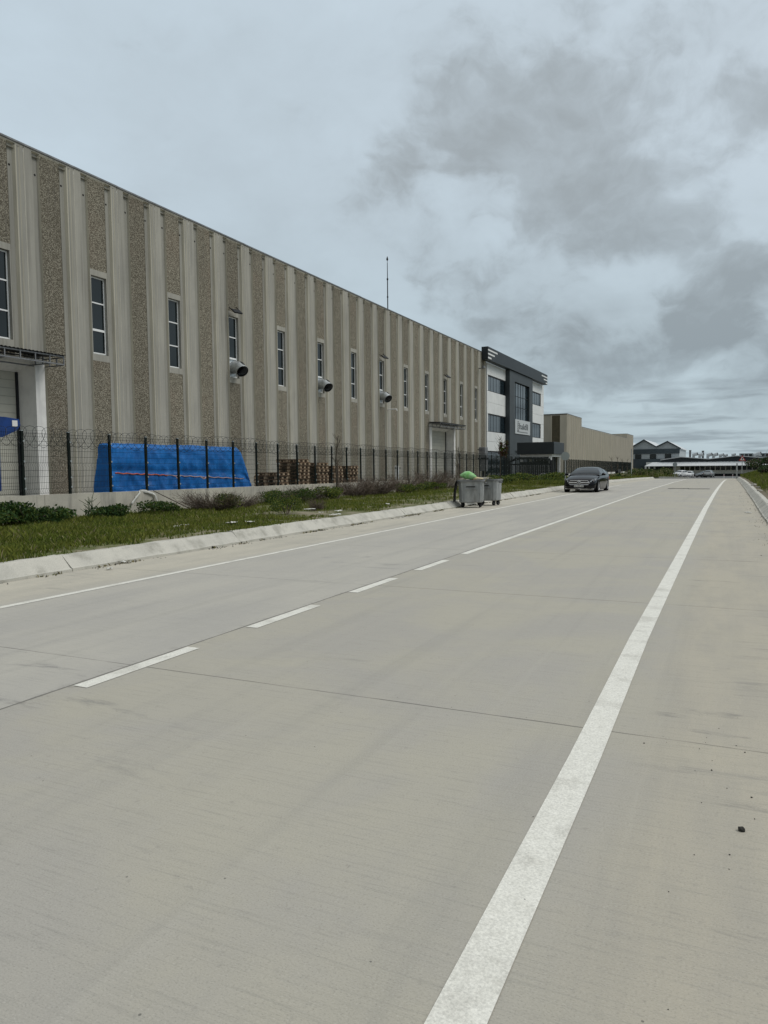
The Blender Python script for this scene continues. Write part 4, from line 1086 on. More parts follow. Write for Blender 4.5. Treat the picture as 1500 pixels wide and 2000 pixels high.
# ------------------------------------------------------------------ cars
def crv(s, xs, ys):                     # smooth interpolation of a profile
    xs = np.array(xs, float); ys = np.array(ys, float)
    m = np.gradient(ys, xs); i = int(np.clip(np.searchsorted(xs, s)-1, 0, len(xs)-2))
    h = xs[i+1]-xs[i]; t = min(1, max(0, (s-xs[i])/h))
    return float((2*t**3-3*t**2+1)*ys[i]+(t**3-2*t**2+t)*h*m[i]+(-2*t**3+3*t**2)*ys[i+1]+(t**3-t**2)*h*m[i+1])
def make_car(label, loc, rz, paint, kind='saloon', emblem=False, group=None):
    L_ = {'saloon': 4.94, 'hatch': 4.3, 'suv': 4.5}[kind]; hw = {'saloon': .94, 'hatch': .90, 'suv': .93}[kind]
    c = thing('car', label, 'car', loc, rz, group)
    u = 0 if kind != 'suv' else .18
    k = L_/4.94
    belt = ([0, .1, .3, .9, 1.5, 2.6, 4.0, 4.7, 4.94], [.50+u, .66+u, .76+u, .88+u, .96+u, .98+u, 1.02+u, 1.0+u, .80+u])
    wid = ([0, .12, .35, .8, 1.5, 3.9, 4.5, 4.8, 4.94], [.66, .80, .885, .93, .94, .94, .90, .82, .72])
    low = ([0, .25, .8, 4.2, 4.94], [.22+u, .17+u, .17+u, .19+u, .34+u])
    if kind == 'saloon': roof = ([1.42, 1.8, 2.25, 2.75, 3.3, 3.9, 4.45], [.965, 1.19, 1.365, 1.42, 1.40, 1.25, 1.03]); G0, G1 = 1.42, 4.45; rear0 = 3.45
    else: roof = ([1.3, 1.75, 2.2, 2.8, 3.8, 4.4, 4.8], [.95+u, 1.22+u, 1.42+u, 1.49+u, 1.46+u, 1.36+u, 1.02+u]); G0, G1 = 1.3, 4.8; rear0 = 4.25
    ss = [0, .04, .1, .18, .3, .45, .7, .95, 1.2, 1.5, 1.8, 2.2, 2.6, 3.0, 3.4, 3.8, 4.1, 4.4, 4.6, 4.75, 4.86, 4.92, 4.94]
    rings = []
    for s_ in ss:
        zb_, w_, zl = crv(s_, *belt), crv(s_, *wid)*hw/.94, crv(s_, *low); cr = .06*min(1, s_/.6)
        h_ = zb_-zl
        half = [(0, zb_+cr), (w_*.45, zb_+cr*.85), (w_*.74, zb_+cr*.35), (w_*.90, zb_-.02), (w_*.965, zb_-.09*min(1, h_/.5)), (w_*.985, zb_-.2*min(1, h_/.6)), (w_, zl+h_*.48), (w_*.985, zl+h_*.26), (w_*.96, zl+.07), (w_*.90, zl), (0, zl)]
        rings.append([(x, s_*k, z) for x, z in half]+[(-x, s_*k, z) for x, z in half[-2:0:-1]])
    mb = MB(); mb.loft([r[::-1] for r in rings])
    gss = np.linspace(G0, G1, 26); GR = []
    for s_ in gss:
        zr, zb_ = crv(s_, *roof), crv(s_, *belt)+.03
        f_ = max(0, min(1, (zr-zb_)/(.36)))
        wb_ = crv(s_, *wid)*hw/.94*.93; wr = wb_*(1-.27*f_)
        zr = max(zr, zb_)
        half = [(wb_, zb_-.06), (wb_*.995, zb_+.02*f_), (wr+.25*(wb_-wr), zb_+(zr-zb_)*.74), (wr*.95, zb_+(zr-zb_)*.91), (wr*.80, zb_+(zr-zb_)*.975), (wr*.45, zb_+(zr-zb_)*1.0+.012), (0, zr+.018)]
        GR.append([Vector((x, s_*k, z)) for x, z in half]+[Vector((-x, s_*k, z)) for x, z in half[-2::-1]])
    mb.loft([[tuple(p) for p in g] for g in GR], cap=False, closed=False)
    body = mb.build('body', paint, c, smooth=True)
    nj = len(GR[0])
    def patch(name, i0, i1, j0, j1, material, off=.007, shrink=None):
        m_ = MB(); vs = []
        for i in range(i0, i1+1):
            for j in range(j0, j1+1):
                a, b = GR[min(i+1, 25)][j]-GR[max(i-1, 0)][j], GR[i][min(j+1, nj-1)]-GR[i][max(j-1, 0)]
                n_ = a.cross(b); n_ = n_.normalized() if n_.length > 1e-9 else Vector((0, 0, 1))
                cen = Vector((0, GR[i][j].y, .8))
                if n_.dot(GR[i][j]-cen) < 0: n_ = -n_
                vs.append(GR[i][j]+n_*off)
        w_ = j1-j0+1
        m_.add(vs, [(a*w_+b, a*w_+b+1, (a+1)*w_+b+1, (a+1)*w_+b) for a in range(i1-i0) for b in range(j1-j0)])
        return m_.build(name, material, c, smooth=True)
    idx = lambda s_: int(np.argmin(abs(gss-s_)))
    patch('windscreen', idx(G0)+1, idx(2.15), 3, nj-4, 'glass_blue')
    patch('rear_window', idx(rear0), idx(G1)-1, 3, nj-4, 'glass_blue')
    for j0 in (1, nj-3):
        patch('side_window', idx(1.85), idx(2.85), j0, j0+1, 'glass_dark'); patch('side_window', idx(2.95), idx(rear0+.4), j0, j0+1, 'glass_dark')
    # wheels
    for sx in (-1, 1):
        for s_ in (.86*k, 3.74*k):
            T = Matrix.Translation((sx*(hw-.115), s_, .335)) @ Matrix.Diagonal((sx, 1, 1, 1))
            m_ = MB(); m_.lathe([(.22, -.09), (.315, -.10), (.335, -.07), (.335, .10), (.32, .125), (.235, .13), (.22, .11)], 28, T)
            w_ = m_.build('wheel', 'rubber', c, smooth=False)
            m_ = MB()
            m_.lathe([(.235, .11), (.235, .131), (.215, .133), (.20, .10)], 28, T)
            for q in range(10):
                a = 2*math.pi*q/10; T2 = T @ Matrix.Rotation(a, 4, 'X')
                m_.box(.085, .122, -.018, .018, .03, .215, T2)
            m_.lathe([(.0, .128), (.055, .125), (.06, .09)], 14, T)
            m_.build('rim', 'alloy', w_)
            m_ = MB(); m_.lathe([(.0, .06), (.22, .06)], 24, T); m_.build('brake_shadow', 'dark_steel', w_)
            m_ = MB(); m_.lathe([(.33, .05), (.40, .05), (.40, .122), (.36, .126), (.33, .118)], 28, T)
            vs = [p for p in m_.v]; m_.v = vs
            m_.build('wheel_arch', 'ink_black', c)
    # front end
    zf = u
    m_ = MB(); m_.prism([(-.52, .45+zf), (-.58, .56+zf), (-.50, .665+zf), (.50, .665+zf), (.58, .56+zf), (.52, .45+zf)], lambda x, z: (x, -.022+.12*abs(x)**2*1.1, z), lambda x, z: (x, .10, z))
    gr = m_.build('grille', 'ink_black', c)
    m_ = MB()
    rim_ = [(-.52, .45), (-.58, .56), (-.50, .665), (0, .672), (.50, .665), (.58, .56), (.52, .45), (0, .444), (-.52, .45)]
    m_.tube([(x, -.028+.132*x*x, z+zf) for x, z in rim_], .012, 6)
    for sx in (-1, 1): m_.tube([(sx*x, -.034+.132*x*x, .557+zf) for x in (.09, .25, .4, .56)], .019, 6)
    m_.build('grille_trim', 'chrome', gr)
    if emblem:
        m_ = MB()
        m_.tube([(.098*math.cos(a), -.055, .558+.098*math.sin(a)) for a in np.linspace(0, 2*math.pi, 29)], .012, 6, cap=False)
        for q in range(3):
            a = math.pi/2+q*2*math.pi/3; m_.tube([(0, -.055, .558), (.095*math.cos(a), -.055, .558+.095*math.sin(a))], [.018, .006], 6)
        m_.build('emblem', 'chrome', gr)
    for sx in (-1, 1):
        m_ = MB()
        pl_ = [(.60, .60), (.66, .70), (.78, .77), (.885, .80), (.91, .765), (.84, .66), (.72, .60)]
        yy = lambda x: .00+1.05*max(0, x-.56)**1.05
        m_.prism(pl_, lambda x, z: (sx*x*hw/.94, yy(x)-.035+(z-.6)*.30, z+zf), lambda x, z: (sx*x*hw/.94, yy(x)+.12, z+zf))
        hl_ = m_.build('headlight', 'lamp_glass', c)
        for x_, z_ in ((.70, .655), (.80, .715)):
            m_ = MB(); m_.cyl((sx*x_*hw/.94, yy(x_)-.034, z_+zf), (sx*x_*hw/.94, yy(x_)+.02, z_+zf), .035, n=10); m_.build('lens', 'ink_black', hl_)
        m_ = MB(); m_.prism([(.50, .27), (.56, .38), (.80, .36), (.83, .27)], lambda x, z: (sx*x, .02+.9*max(0, x-.5)**1.2-.03, z+zf), lambda x, z: (sx*x, .35, z+zf)); m_.build('air_intake', 'ink_black', c)
        m_ = MB(); m_.loft([[(sx*(hw-.02), 1.62*k, .93+u), (sx*(hw-.02), 1.66*k, .97+u), (sx*(hw-.02), 1.72*k, .94+u)], [(sx*(hw+.05), 1.6*k, .95+u), (sx*(hw+.05), 1.66*k, 1.0+u), (sx*(hw+.05), 1.74*k, .95+u)]])
        m_.cbox(sx*(hw+.12)-.10, sx*(hw+.12)+.10, 1.60*k, 1.76*k, .95+u, 1.09+u, .035)
        m_.build('mirror', paint, c)
        m_ = MB(); m_.prism([(.52, .66), (.86, .70), (.88, .84), (.60, .86)], lambda x, z: (sx*x*hw/.94, L_+.012-.5*max(0, x-.5)**1.2, z+zf), lambda x, z: (sx*x*hw/.94, L_-.28, z+zf)); m_.build('tail_light', 'sign_red', c)
    m_ = MB(); m_.tube([(x, -.012+.30*abs(x)**3.2, .215+zf) for x in np.linspace(-.80, .80, 17)], .014, 6); m_.build('splitter', 'chrome', c)
    m_ = MB(); m_.prism([(-.40, .26), (-.44, .36), (.44, .36), (.40, .26)], lambda x, z: (x, -.006, z+zf), lambda x, z: (x, .2, z+zf)); m_.build('air_intake', 'ink_black', c)
    m_ = MB(); m_.box(-.26, .26, -.040, -.028, .315+zf, .425+zf); np_ = m_.build('number_plate', 'plate_white', c)
    m_ = MB()
    for x_, w_ in ((-.235, .05), (-.175, .05), (-.085, .05), (-.025, .05), (.035, .05), (.125, .05), (.185, .05)):
        m_.box(x_, x_+.012, -.0425, -.0401, .335+zf, .405+zf); m_.box(x_+.034, x_+.046, -.0425, -.0401, .335+zf, .405+zf); m_.box(x_+.012, x_+.034, -.0425, -.0401, .364+zf, .378+zf)
    m_.build('characters', 'ink_black', np_)
    m_ = MB(); m_.box(-.3, .3, L_-.03, L_+.012, .58+zf, .70+zf); m_.build('number_plate', 'plate_white', c)
    return c
make_car('black saloon with a star emblem on its grille parked against the left kerb', (-7.62, 42.35, 0), R(-1.5), 'black_paint', 'saloon', True)
gcar = 'cars parked in front of the far factory'
def far_car(px, Y, label, paint, kind, rz):
    p = at_y(px, 928, Y); make_car(label, (p.x, Y, gz(Y)-.012), R(rz), paint, kind, False, gcar)
far_car(1319, 184, 'white off-road car half hidden by shrubs, leftmost of the far parked cars', 'white_paint', 'suv', -25)
far_car(1332, 192, 'dark car parked between two white cars', 'grey_paint', 'hatch', 10)
far_car(1343, 186, 'small white car facing the road among the far parked cars', 'white_paint', 'hatch', -6)
far_car(1361, 188, 'dark grey hatchback parked at an angle right of the white car', 'grey_paint', 'hatch', -50)
far_car(1388, 188, 'silver car standing alone, rightmost of the far parked cars', 'silver_paint', 'suv', 172)

# ------------------------------------------------------------------ posts, signs, street furniture
def post_sign(name, label, cat, x, y, h, r, kind, size=.3):
    s = thing(name, label, cat, (x, y, gz(y)+.15)); h -= 0
    mb = MB(); mb.cyl((0, 0, -.3), (0, 0, h), r, r, 8); mb.build('pole', 'galvanised', s)
    if kind == 'round':
        mb = MB(); mb.cyl((0, -.045, h-size), (0, -.03, h-size), size, size, 28); pl_ = mb.build('plate', 'sign_grey', s)
        mb = MB(); mb.box(-.2, .2, -.030, -.02, h-size-.03, h-size+.03); mb.build('clamp', 'galvanised', pl_)
    if kind == 'triangle':
        tri = lambda k, z0: [(-.5*k, z0-.29*k), (.5*k, z0-.29*k), (0, z0+.577*k)]
        zc_ = h-.25
        mb = MB(); mb.prism(tri(.84, zc_), lambda x, z: (x, -.05, z), lambda x, z: (x, -.035, z)); pl_ = mb.build('plate', 'sign_red', s)
        mb = MB(); mb.prism(tri(.54, zc_), lambda x, z: (x, -.056, z), lambda x, z: (x, -.0505, z)); mb.build('field', 'sign_white', pl_)
        mb = MB(); mb.prism([(-.02, zc_-.11), (.04, zc_-.11), (.06, zc_+.02), (.12, zc_+.02), (.02, zc_+.17), (-.07, zc_+.06), (-.02, zc_+.04)], lambda x, z: (x, -.062, z), lambda x, z: (x, -.0565, z)); mb.build('symbol', 'ink_black', pl_)
    return s
p = at_y(1104, 938, 52); post_sign('road_sign', 'round grey sign on a thin pole behind the black car', 'sign', p.x, 52, 2.35, .035, 'round', .30)
p = at_y(1233, 935, 92); post_sign('pole', 'tall thin grey pole standing alone at the end of the left verge', 'pole', p.x, 92, 3.55, .05, None)
p = at_y(1318, 930, 132); post_sign('road_sign', 'small round sign on a pole before the far parked cars', 'sign', p.x, 132, 2.5, .05, 'round', .36)
p = at_y(1449, 930, 106); post_sign('road_sign', 'red and white triangular warning sign at the end of the right bank', 'sign', p.x, 106, 2.65, .045, 'triangle')
p = at_y(1439, 930, 108); post_sign('pole', 'plain grey post just left of the triangular warning sign', 'pole', p.x, 108, 1.9, .085, None)
for px, Y, lb in ((1414, 118, 'short white bollard at the road end, left one'), (1431, 118, 'short white bollard at the road end beside the right kerb')):
    p = at_y(px, 930, Y); b = thing('bollard', lb, 'bollard', (p.x, Y, gz(Y)-.012), 0, 'bollards at the road end')
    mb = MB(); mb.cyl((0, 0, 0), (0, 0, .62), .055, .05, 10); mb.build('post', 'sign_white', b)
    mb = MB(); mb.cyl((0, 0, .42), (0, 0, .50), .058, .057, 10); mb.build('band', 'sign_red', b)
p = at_y(1207, 935, 88); cbn = thing('utility_cabinet', 'dark street utility cabinet on the verge beyond the black car', 'cabinet', (p.x, 88, gz(88)+.1))
mb = MB(); mb.cbox(-.3, .3, -.25, .25, 0, 1.05, .03); mb.build('body', 'dark_steel', cbn)
mb = MB(); mb.box(.05, .3, -.27, -.255, .75, 1.2); mb.build('notice', 'grey_steel', cbn)
for px, py, w_, lb in ((1325, 954.5, .62, 'dark iron drain cover left of the other on the far road'), (1365, 955.3, .62, 'dark iron drain cover nearer the right edge line')):
    p = at_z(px, py, -.01); mb = MB(); p.z = gz(p.y)
    mb.box(-w_, w_, -.3, -.22, .003, .012); mb.box(-w_, w_, .22, .3, .003, .012); mb.box(-w_, -w_+.08, -.22, .22, .003, .012); mb.box(w_-.08, w_, -.22, .22, .003, .012)
    x_ = -w_+.12
    while x_ < w_-.1: mb.box(x_, x_+.06, -.22, .22, .002, .009); x_ += .11
    o = mb.build('drain_cover', 'dark_steel'); o.location = (p.x, p.y, p.z); tag(o, lb, 'drain cover', 'iron drain covers in the road')
# low white barrier and bicycle-like rack near the gatehouse
p = at_y(1087, 930, 74); rk = thing('barrier', 'white tubular barrier lying in the grass beside the gatehouse', 'barrier', (p.x, 74, gz(74)+.2))
mb = MB(); mb.tube([(-1.6, 0, 0), (-1.6, 0, .55), (-1.5, 0, .62), (.9, 0, .62), (1.0, 0, .55), (1.0, 0, 0)], .03, 6)
for i in range(6): mb.tube([(-1.3+.4*i, 0, 0), (-1.3+.4*i, 0, .62)], .015, 5)
mb.build('tube_frame', 'sign_white', rk)

# ------------------------------------------------------------------ plants
rng = np.random.default_rng(11)
def blades(name, pts, hmin, hmax, wid, mats, lean=.5, label=None, cat='grass', clumps=1.0):
    """pts: (n,3) roots; one bent two-triangle blade each"""
    n = len(pts); a = rng.uniform(0, 2*math.pi, n); h = rng.uniform(hmin, hmax, n)*clumps
    dx, dy = np.cos(a), np.sin(a); w = wid*rng.uniform(.6, 1.3, n); l = lean*h*rng.uniform(.2, 1.2, n); b = rng.uniform(0, 2*math.pi, n)
    lx, ly = np.cos(b)*l, np.sin(b)*l
    v = np.empty((n, 4, 3)); p = pts
    v[:, 0] = p-np.stack([dx*w, dy*w, np.full(n, .02)], 1); v[:, 1] = p+np.stack([dx*w, dy*w, np.full(n, -.02)], 1)
    v[:, 2] = p+np.stack([lx*.45+dx*w*.7, ly*.45+dy*w*.7, h*.65], 1); v[:, 3] = p+np.stack([lx, ly, h], 1)
    base = (np.arange(n)*4)[:, None]
    t = np.concatenate([base+np.array([0, 1, 2]), base+np.array([0, 2, 3])], 0)
    mi = rng.choice(len(mats), n, p=[.60, .34, .06] if len(mats) == 3 else None); mi = np.concatenate([mi, mi])
    o = fast_mesh(name, v.reshape(-1, 3), t, mats, mi); o['kind'] = 'stuff'
    if label: tag(o, label, cat)
    return o
def scatter(n, x0, x1, y0, y1, zf, dens):
    out = []
    xs = rng.uniform(x0, x1, n); u = rng.uniform(0, 1, n); ys = y0+(y1-y0)*u**1.5; r = rng.uniform(0, 1, n)
    for x, y, q in zip(xs, ys, r):
        if q < dens(x, y): out.append((x, y, zf(x, y)))
    return np.array(out)
def dens_left(x, y):
    b = .5+1.0*nz(x, y*.6, .55)+.55*nz(x, y, 1.7)
    if y < 17: b += .34
    if 18 < y < 30: b -= .30+.35*nz(x, y, .45)
    if x > -10.25: b -= .5*(.6+nz(x, y, .9))
    if x < -15.2: b -= .1
    return b
pts = scatter(190000, -16.1, -9.62, 6.5, 62, verge_z, dens_left)
hh = np.array([.55+.8*max(0, nz(x, y, .8)+.2)+.35*((-9.7-x)/6.5) for x, y, z in pts])
blades('grass', pts, .05, .15, .011, ['grass_blade', 'grass_deep', 'straw'], .7, 'green grass and weeds growing along the left verge', 'grass', hh)
pts = scatter(26000, -16.1, -9.7, 50, 108, verge_z, lambda x, y: .8)
blades('grass', pts, .12, .34, .020, ['grass_blade', 'grass_deep', 'straw'], .5, 'taller grass on the left verge around and beyond the black car', 'grass')
pts = scatter(60000, 1.55, 14, 34, 106, bank_z, lambda x, y: min(.9, .25*(y-37)/3)+.3*nz(x, y, .5) if y > 37 else .05)
blades('grass', pts, .10, .38, .018, ['grass_deep', 'grass_blade', 'straw'], .5, 'deep green grass covering the right bank', 'grass')
pts = scatter(5000, -24, -9.8, 122, 178, lambda x, y: gz(y)+.15, lambda x, y: .8)
blades('grass', pts, .3, 1.0, .05, ['grass_deep', 'straw', 'grass_blade'], .5, 'rough grass on the verge beyond the side street', 'grass')
# weeds and crumbs of soil gathered at the foot of the kerb
pts = []
for _ in range(2600):
    y = rng.uniform(5, 40); x = -9.30+abs(rng.normal(0, .045))
    if mnoise.noise(Vector((y*.8, 2, 0)))+.6*mnoise.noise(Vector((y*3.1, 5, 0))) > .12: pts.append((x, y, .0))
blades('kerb_weeds', np.array(pts), .01, .055, .014, ['straw', 'stone_dark', 'grass_deep'], 1.4, 'dry weeds and dirt gathered along the foot of the left kerb', 'weeds')
cr_v, cr_f = [], []
for _ in range(1500):
    left = rng.random() < .7; y = rng.uniform(5, 45); x = (-9.30+abs(rng.normal(0, .10))) if left else .97-abs(rng.normal(0, .22))
    if mnoise.noise(Vector((y*.7, 8, 0))) < 0: continue
    r = rng.uniform(.005, .016); o_ = len(cr_v)
    cr_v += [(x+r*a, y+r*b, r*c_+.003) for a, b, c_ in ((1, .2, 0), (-.4, .9, 0), (-.5, -.8, 0), (.1, .1, 1.2))]; cr_f += [(o_, o_+1, o_+3), (o_+1, o_+2, o_+3), (o_+2, o_, o_+3)]
o = fast_mesh('gravel', cr_v, cr_f, 'stone_dark'); o['kind'] = 'stuff'; tag(o, 'dark grit and soil crumbs scattered along the kerbs', 'grit')

def leaves(centre, radii, n, size, mats, shell=.55, jitter=.18, lobes=6):
    """leaf-sized rhombs through several lumpy lobes"""
    C_ = np.array(centre); Rr = np.array(radii)
    lob = rng.normal(0, .42, (lobes, 3)); lob[:, 2] = np.abs(lob[:, 2])*.8-.1; lr = rng.uniform(.38, .62, lobes)
    k = rng.integers(0, lobes, n)
    d_ = rng.normal(0, 1, (n, 3)); d_ /= np.linalg.norm(d_, axis=1)[:, None]
    rad = (shell+(1-shell)*rng.random(n))*lr[k]
    p = C_+(lob[k]+d_*rad[:, None]+rng.normal(0, jitter*.3, (n, 3)))*Rr
    u_ = rng.normal(0, 1, (n, 3))+d_*.3; u_ /= np.linalg.norm(u_, axis=1)[:, None]
    w_ = np.cross(u_, rng.normal(0, 1, (n, 3))); w_ /= np.linalg.norm(w_, axis=1)[:, None]
    s = (size*rng.uniform(.6, 1.3, n))[:, None]
    v = np.stack([p-u_*s, p+w_*s*.45, p+u_*s, p-w_*s*.45], 1).reshape(-1, 3)
    return v, (np.arange(n)*4)[:, None]+np.array([0, 1, 2, 3]), rng.choice(len(mats), n)
def leafy(name, label, cat, loc, radii, n, size, mats, group=None):
    t = thing(name, label, cat, loc, 0, group)
    v, f, m = leaves((0, 0, radii[2]*.75), radii, n, size, mats)
    v[:, 2] = np.maximum(v[:, 2], -.02)
    fast_mesh('foliage', v, f, mats, m, t)
    mb = MB()
    for i in range(9):
        a = random.uniform(0, 6.28); e = Vector((math.cos(a)*radii[0]*.7, math.sin(a)*radii[1]*.7, radii[2]*random.uniform(.8, 1.4)))
        mb.tube([(0, 0, -.05), e*.5+Vector((0, 0, .05)), e], [.012, .009, .004], 4)
    mb.build('stems', 'dry_twig', t)
    return t
def twigs(label, loc, n, hgt, spread, lean=(0, 0), group='dry bushes along the wall', mtl='dry_twig', wid=.006, name='dry_bush', cat='bush'):
    vs, fs = [], []
    def rib(p, q, w):
        ax = (q-p); s_ = ax.cross(Vector((random.uniform(-1, 1), random.uniform(-1, 1), random.uniform(-1, 1))))
        if s_.length < 1e-6: return
        s_ = s_.normalized()*w; o_ = len(vs)
        vs.extend([tuple(p-s_), tuple(p+s_), tuple(q+s_*.6), tuple(q-s_*.6)]); fs.append((o_, o_+1, o_+2, o_+3))
    for _ in range(n):
        a = random.uniform(0, 6.283); r0 = spread*.35*random.random()**.5
        p = Vector((math.cos(a)*r0, math.sin(a)*r0*1.3, -.03)); a2 = a+random.uniform(-.8, .8)
        d_ = Vector((math.cos(a2)*spread*random.uniform(.3, 1.1)+lean[0], math.sin(a2)*spread*random.uniform(.3, 1.2)+lean[1], hgt*random.uniform(.5, 1.1)))
        segs = 5; q = p
        for i in range(segs):
            nx = q+d_/segs+Vector((random.gauss(0, .03), random.gauss(0, .03), random.gauss(0, .02)-.012*i))*(hgt*.9)
            rib(q, nx, wid*(1.25-.2*i))
            if i > 0:
                for _ in range(2):
                    b_ = nx+Vector((random.gauss(0, .13), random.gauss(0, .13), random.uniform(-.01, .18)))*hgt
                    rib(q.lerp(nx, random.random()), b_, wid*.6)
            q = nx
    o = fast_mesh(name, vs, fs, mtl); o.location = loc
    return tag(o, label, cat, group)
def vp(px, py, z=.22):
    p = at_z(px, py, z); p.x = min(-9.9, max(-16.0, p.x)); p.z = verge_z(p.x, p.y); return p
VG = 'green bushes on the left verge'
p = at_x(30, 1010, -15.3); leafy('bush', 'broad dark green leafy bush against the wall at the left edge', 'bush', (-15.3, 12.3, verge_z(-15.3, 12.3)), (.65, 1.5, .36), 4600, .05, ['leaf_dark', 'leaf_dark', 'leaf_mid'], VG)
leafy('bush', 'dark leafy bush below the roller door, right of the broadest bush', 'bush', (-15.0, 14.6, verge_z(-15, 14.6)), (.5, .8, .24), 2000, .045, ['leaf_dark', 'leaf_dark', 'leaf_mid'], VG)
leafy('bush', 'low dark weed clump just left of the big dry bush', 'bush', (-14.9, 16.5, verge_z(-14.9, 16.5)), (.5, .8, .25), 1500, .04, ['leaf_dark', 'leaf_mid'], VG)
twigs('weed with one upright feathery stem standing out of the left bushes', (-15.4, 14.35, .2), 5, .85, .06, group=VG, mtl='leaf_dark', wid=.014, name='weed', cat='weed')
twigs('largest dry grey brush heap against the wall below the tarpaulin', (-14.9, 19.0, .2), 300, .68, .8, (.3, -.7), wid=.0075)
twigs('second dry brush tuft leaning on the wall below the tarpaulin', (-15.2, 20.6, .2), 120, .55, .6, (.2, .2))
leafy('bush', 'rounded green bush below the middle of the tarpaulin', 'bush', (-14.9, 23.6, .2), (.6, 1.5, .42), 4200, .036, ['leaf_mid', 'leaf_mid', 'leaf_dark'], VG)
twigs('thin dry stalks rising from the rounded green bush', (-15.3, 25.3, .2), 60, .75, .7, wid=.006)
p = vp(550, 1012); leafy('bush', 'fine grey green bush close to the kerb', 'bush', (-11.7, 18.2, .2), (.32, .62, .38), 3600, .022, ['leaf_mid', 'grass_blade', 'leaf_dark'], VG)
p = vp(590, 1003); twigs('small dark dry weed just right of the fine kerbside bush', (-11.9, 20.3, .2), 90, .4, .28, wid=.006)
for px, py, n, h, s, lb in ((545, 968, 110, .62, .8, 'dry stalks at the wall foot below the pallet stacks'), (600, 968, 130, .62, .8, 'dry stalks at the wall foot below the tallest pallet stack'),
                            (690, 966, 260, .85, .9, 'dense dry bush in front of the farthest pallets'), (735, 962, 300, .95, 1.0, 'darkest dense dry bush in the middle of the wall'),
                            (790, 958, 200, 1.0, 1.0, 'tall dry stalks right of the darkest dry bush'), (840, 955, 200, 1.2, 1.0, 'tall thin dry stalks near the second roller door'), (875, 952, 110, 1.2, .9, 'sparse dry stalks just left of the bins')):
    p = vp(px, py); twigs(lb, (-15.4, at_x(px, py, -15.4).y, .2), n, h, s, (.1, .2), wid=.008)
for px, lb in ((455, 'green weed clump under the right end of the tarpaulin'), (655, 'small green weed clump below the tied young tree'), (800, 'tall green weed clump between the dry bushes'), (850, 'tall green weed clump left of the bins')):
    p = at_x(px, 955, -14.6); leafy('bush', lb, 'bush', (-14.6, p.y, .2), (.5, 1.1, .34), 2200, .04, ['leaf_mid', 'grass_blade', 'leaf_dark'], VG)
for px, Y, h, lb in ((985, 52, .36, 'leafy weed patch before the left part of the office'), (1015, 55, .48, 'tallest leafy weed patch before the gatehouse'), (1050, 58, .42, 'leafy weed patch under the gatehouse canopy'), (1075, 56, .32, 'leafy weed patch just left of the black car')):
    p = at_y(px, 935, Y); leafy('bush', lb, 'bush', (p.x, Y, verge_z(p.x, Y)), (1.5, 2.2, h), 3800, .07, ['leaf_mid', 'leaf_dark', 'grass_blade'], VG)
for px, Y, h, lb in ((1180, 84, .35, 'low weed patch behind the black car'), (1255, 126, 1.0, 'rough weed patch beside the tall thin pole'), (1290, 150, 1.1, 'dark weed patch beyond the side street')):
    p = at_y(px, 930, Y); leafy('bush', lb, 'bush', (p.x, Y, gz(Y)+.15), (2.6, 4, h), 2400, .13, ['leaf_mid', 'leaf_dark', 'straw'], VG)
RB = 'bushes on the right bank'
for x_, y_, r_, lb in ((4.6, 84, (1.7, 3, .8), 'low bush at the crest of the right bank'), (7.8, 92, (2.6, 4, 1.5), 'dark thicket behind the right bank'), (11.5, 97, (3.2, 5, 2.1), 'tallest dark thicket at the right edge'), (3.6, 70, (1.0, 2, .4), 'low green clump near the front of the right bank')):
    leafy('bush', lb, 'bush', (x_, y_, bank_z(x_, y_)), r_, 6500, .10, ['leaf_dark', 'leaf_dark', 'dry_twig'], RB)
twigs('bare dry shrub beside the warning sign', (5.2, 100, bank_z(5.2, 100)), 90, 1.9, 1.2, group=RB, wid=.018)

def young_tree(label, loc, h, lean, crown=None, stake=True, bend=0.0):
    t = thing('young_tree', label, 'tree', loc, 0, 'young trees along the fence')
    mb = MB(); pts = [(lean*h*(i/6)**1.5+bend*math.sin(i*1.1), .02*math.sin(i*1.7), h*i/6-.05) for i in range(7)]
    mb.tube(pts, [.04-.0045*i for i in range(7)], 7)
    mb.build('trunk', 'bark', t)
    mb = MB()
    for i in range(11):
        z0 = h*random.uniform(.5, .95); k = z0/h; b_ = Vector((lean*h*k**1.5, 0, z0)); a = random.uniform(0, 6.28); l_ = h*.20*random.uniform(.5, 1.2)
        e = b_+Vector((math.cos(a)*l_*.6, math.sin(a)*l_*.6, l_*.8)); mb.tube([b_, b_.lerp(e, .5)+Vector((0, 0, -.02)), e], [.014, .010, .004], 4)
    mb.build('branch', 'bark', t)
    if stake:
        mb = MB(); mb.cyl((.14, .05, -.1), (.10, .03, h*.62), .028, .028, 7); mb.build('stake', 'dry_twig', t)
    if crown:
        v, f, m = leaves((lean*h, 0, h*.70), crown, 620, .075, ['leaf_red', 'leaf_red', 'leaf_mid'], .2, .3, 8)
        fast_mesh('crown', v, f, ['leaf_red', 'leaf_red', 'leaf_mid'], m, t)
    return t
p = at_x(655, 955, -14.9)
young_tree('bare young tree with a wrapped bent top tied to a stake before the pallets', (-14.9, p.y, .2), 2.75, .06, bend=.05)
p = at_x(892, 960, -13.2); young_tree('bare forked young tree directly behind the bins', (-13.2, p.y, .2), 2.45, .05)
p = at_y(977, 935, 47); young_tree('slender young tree with reddish leaves in front of the office', (p.x, 47, .2), 3.35, .02, (.36, .36, .85), False)
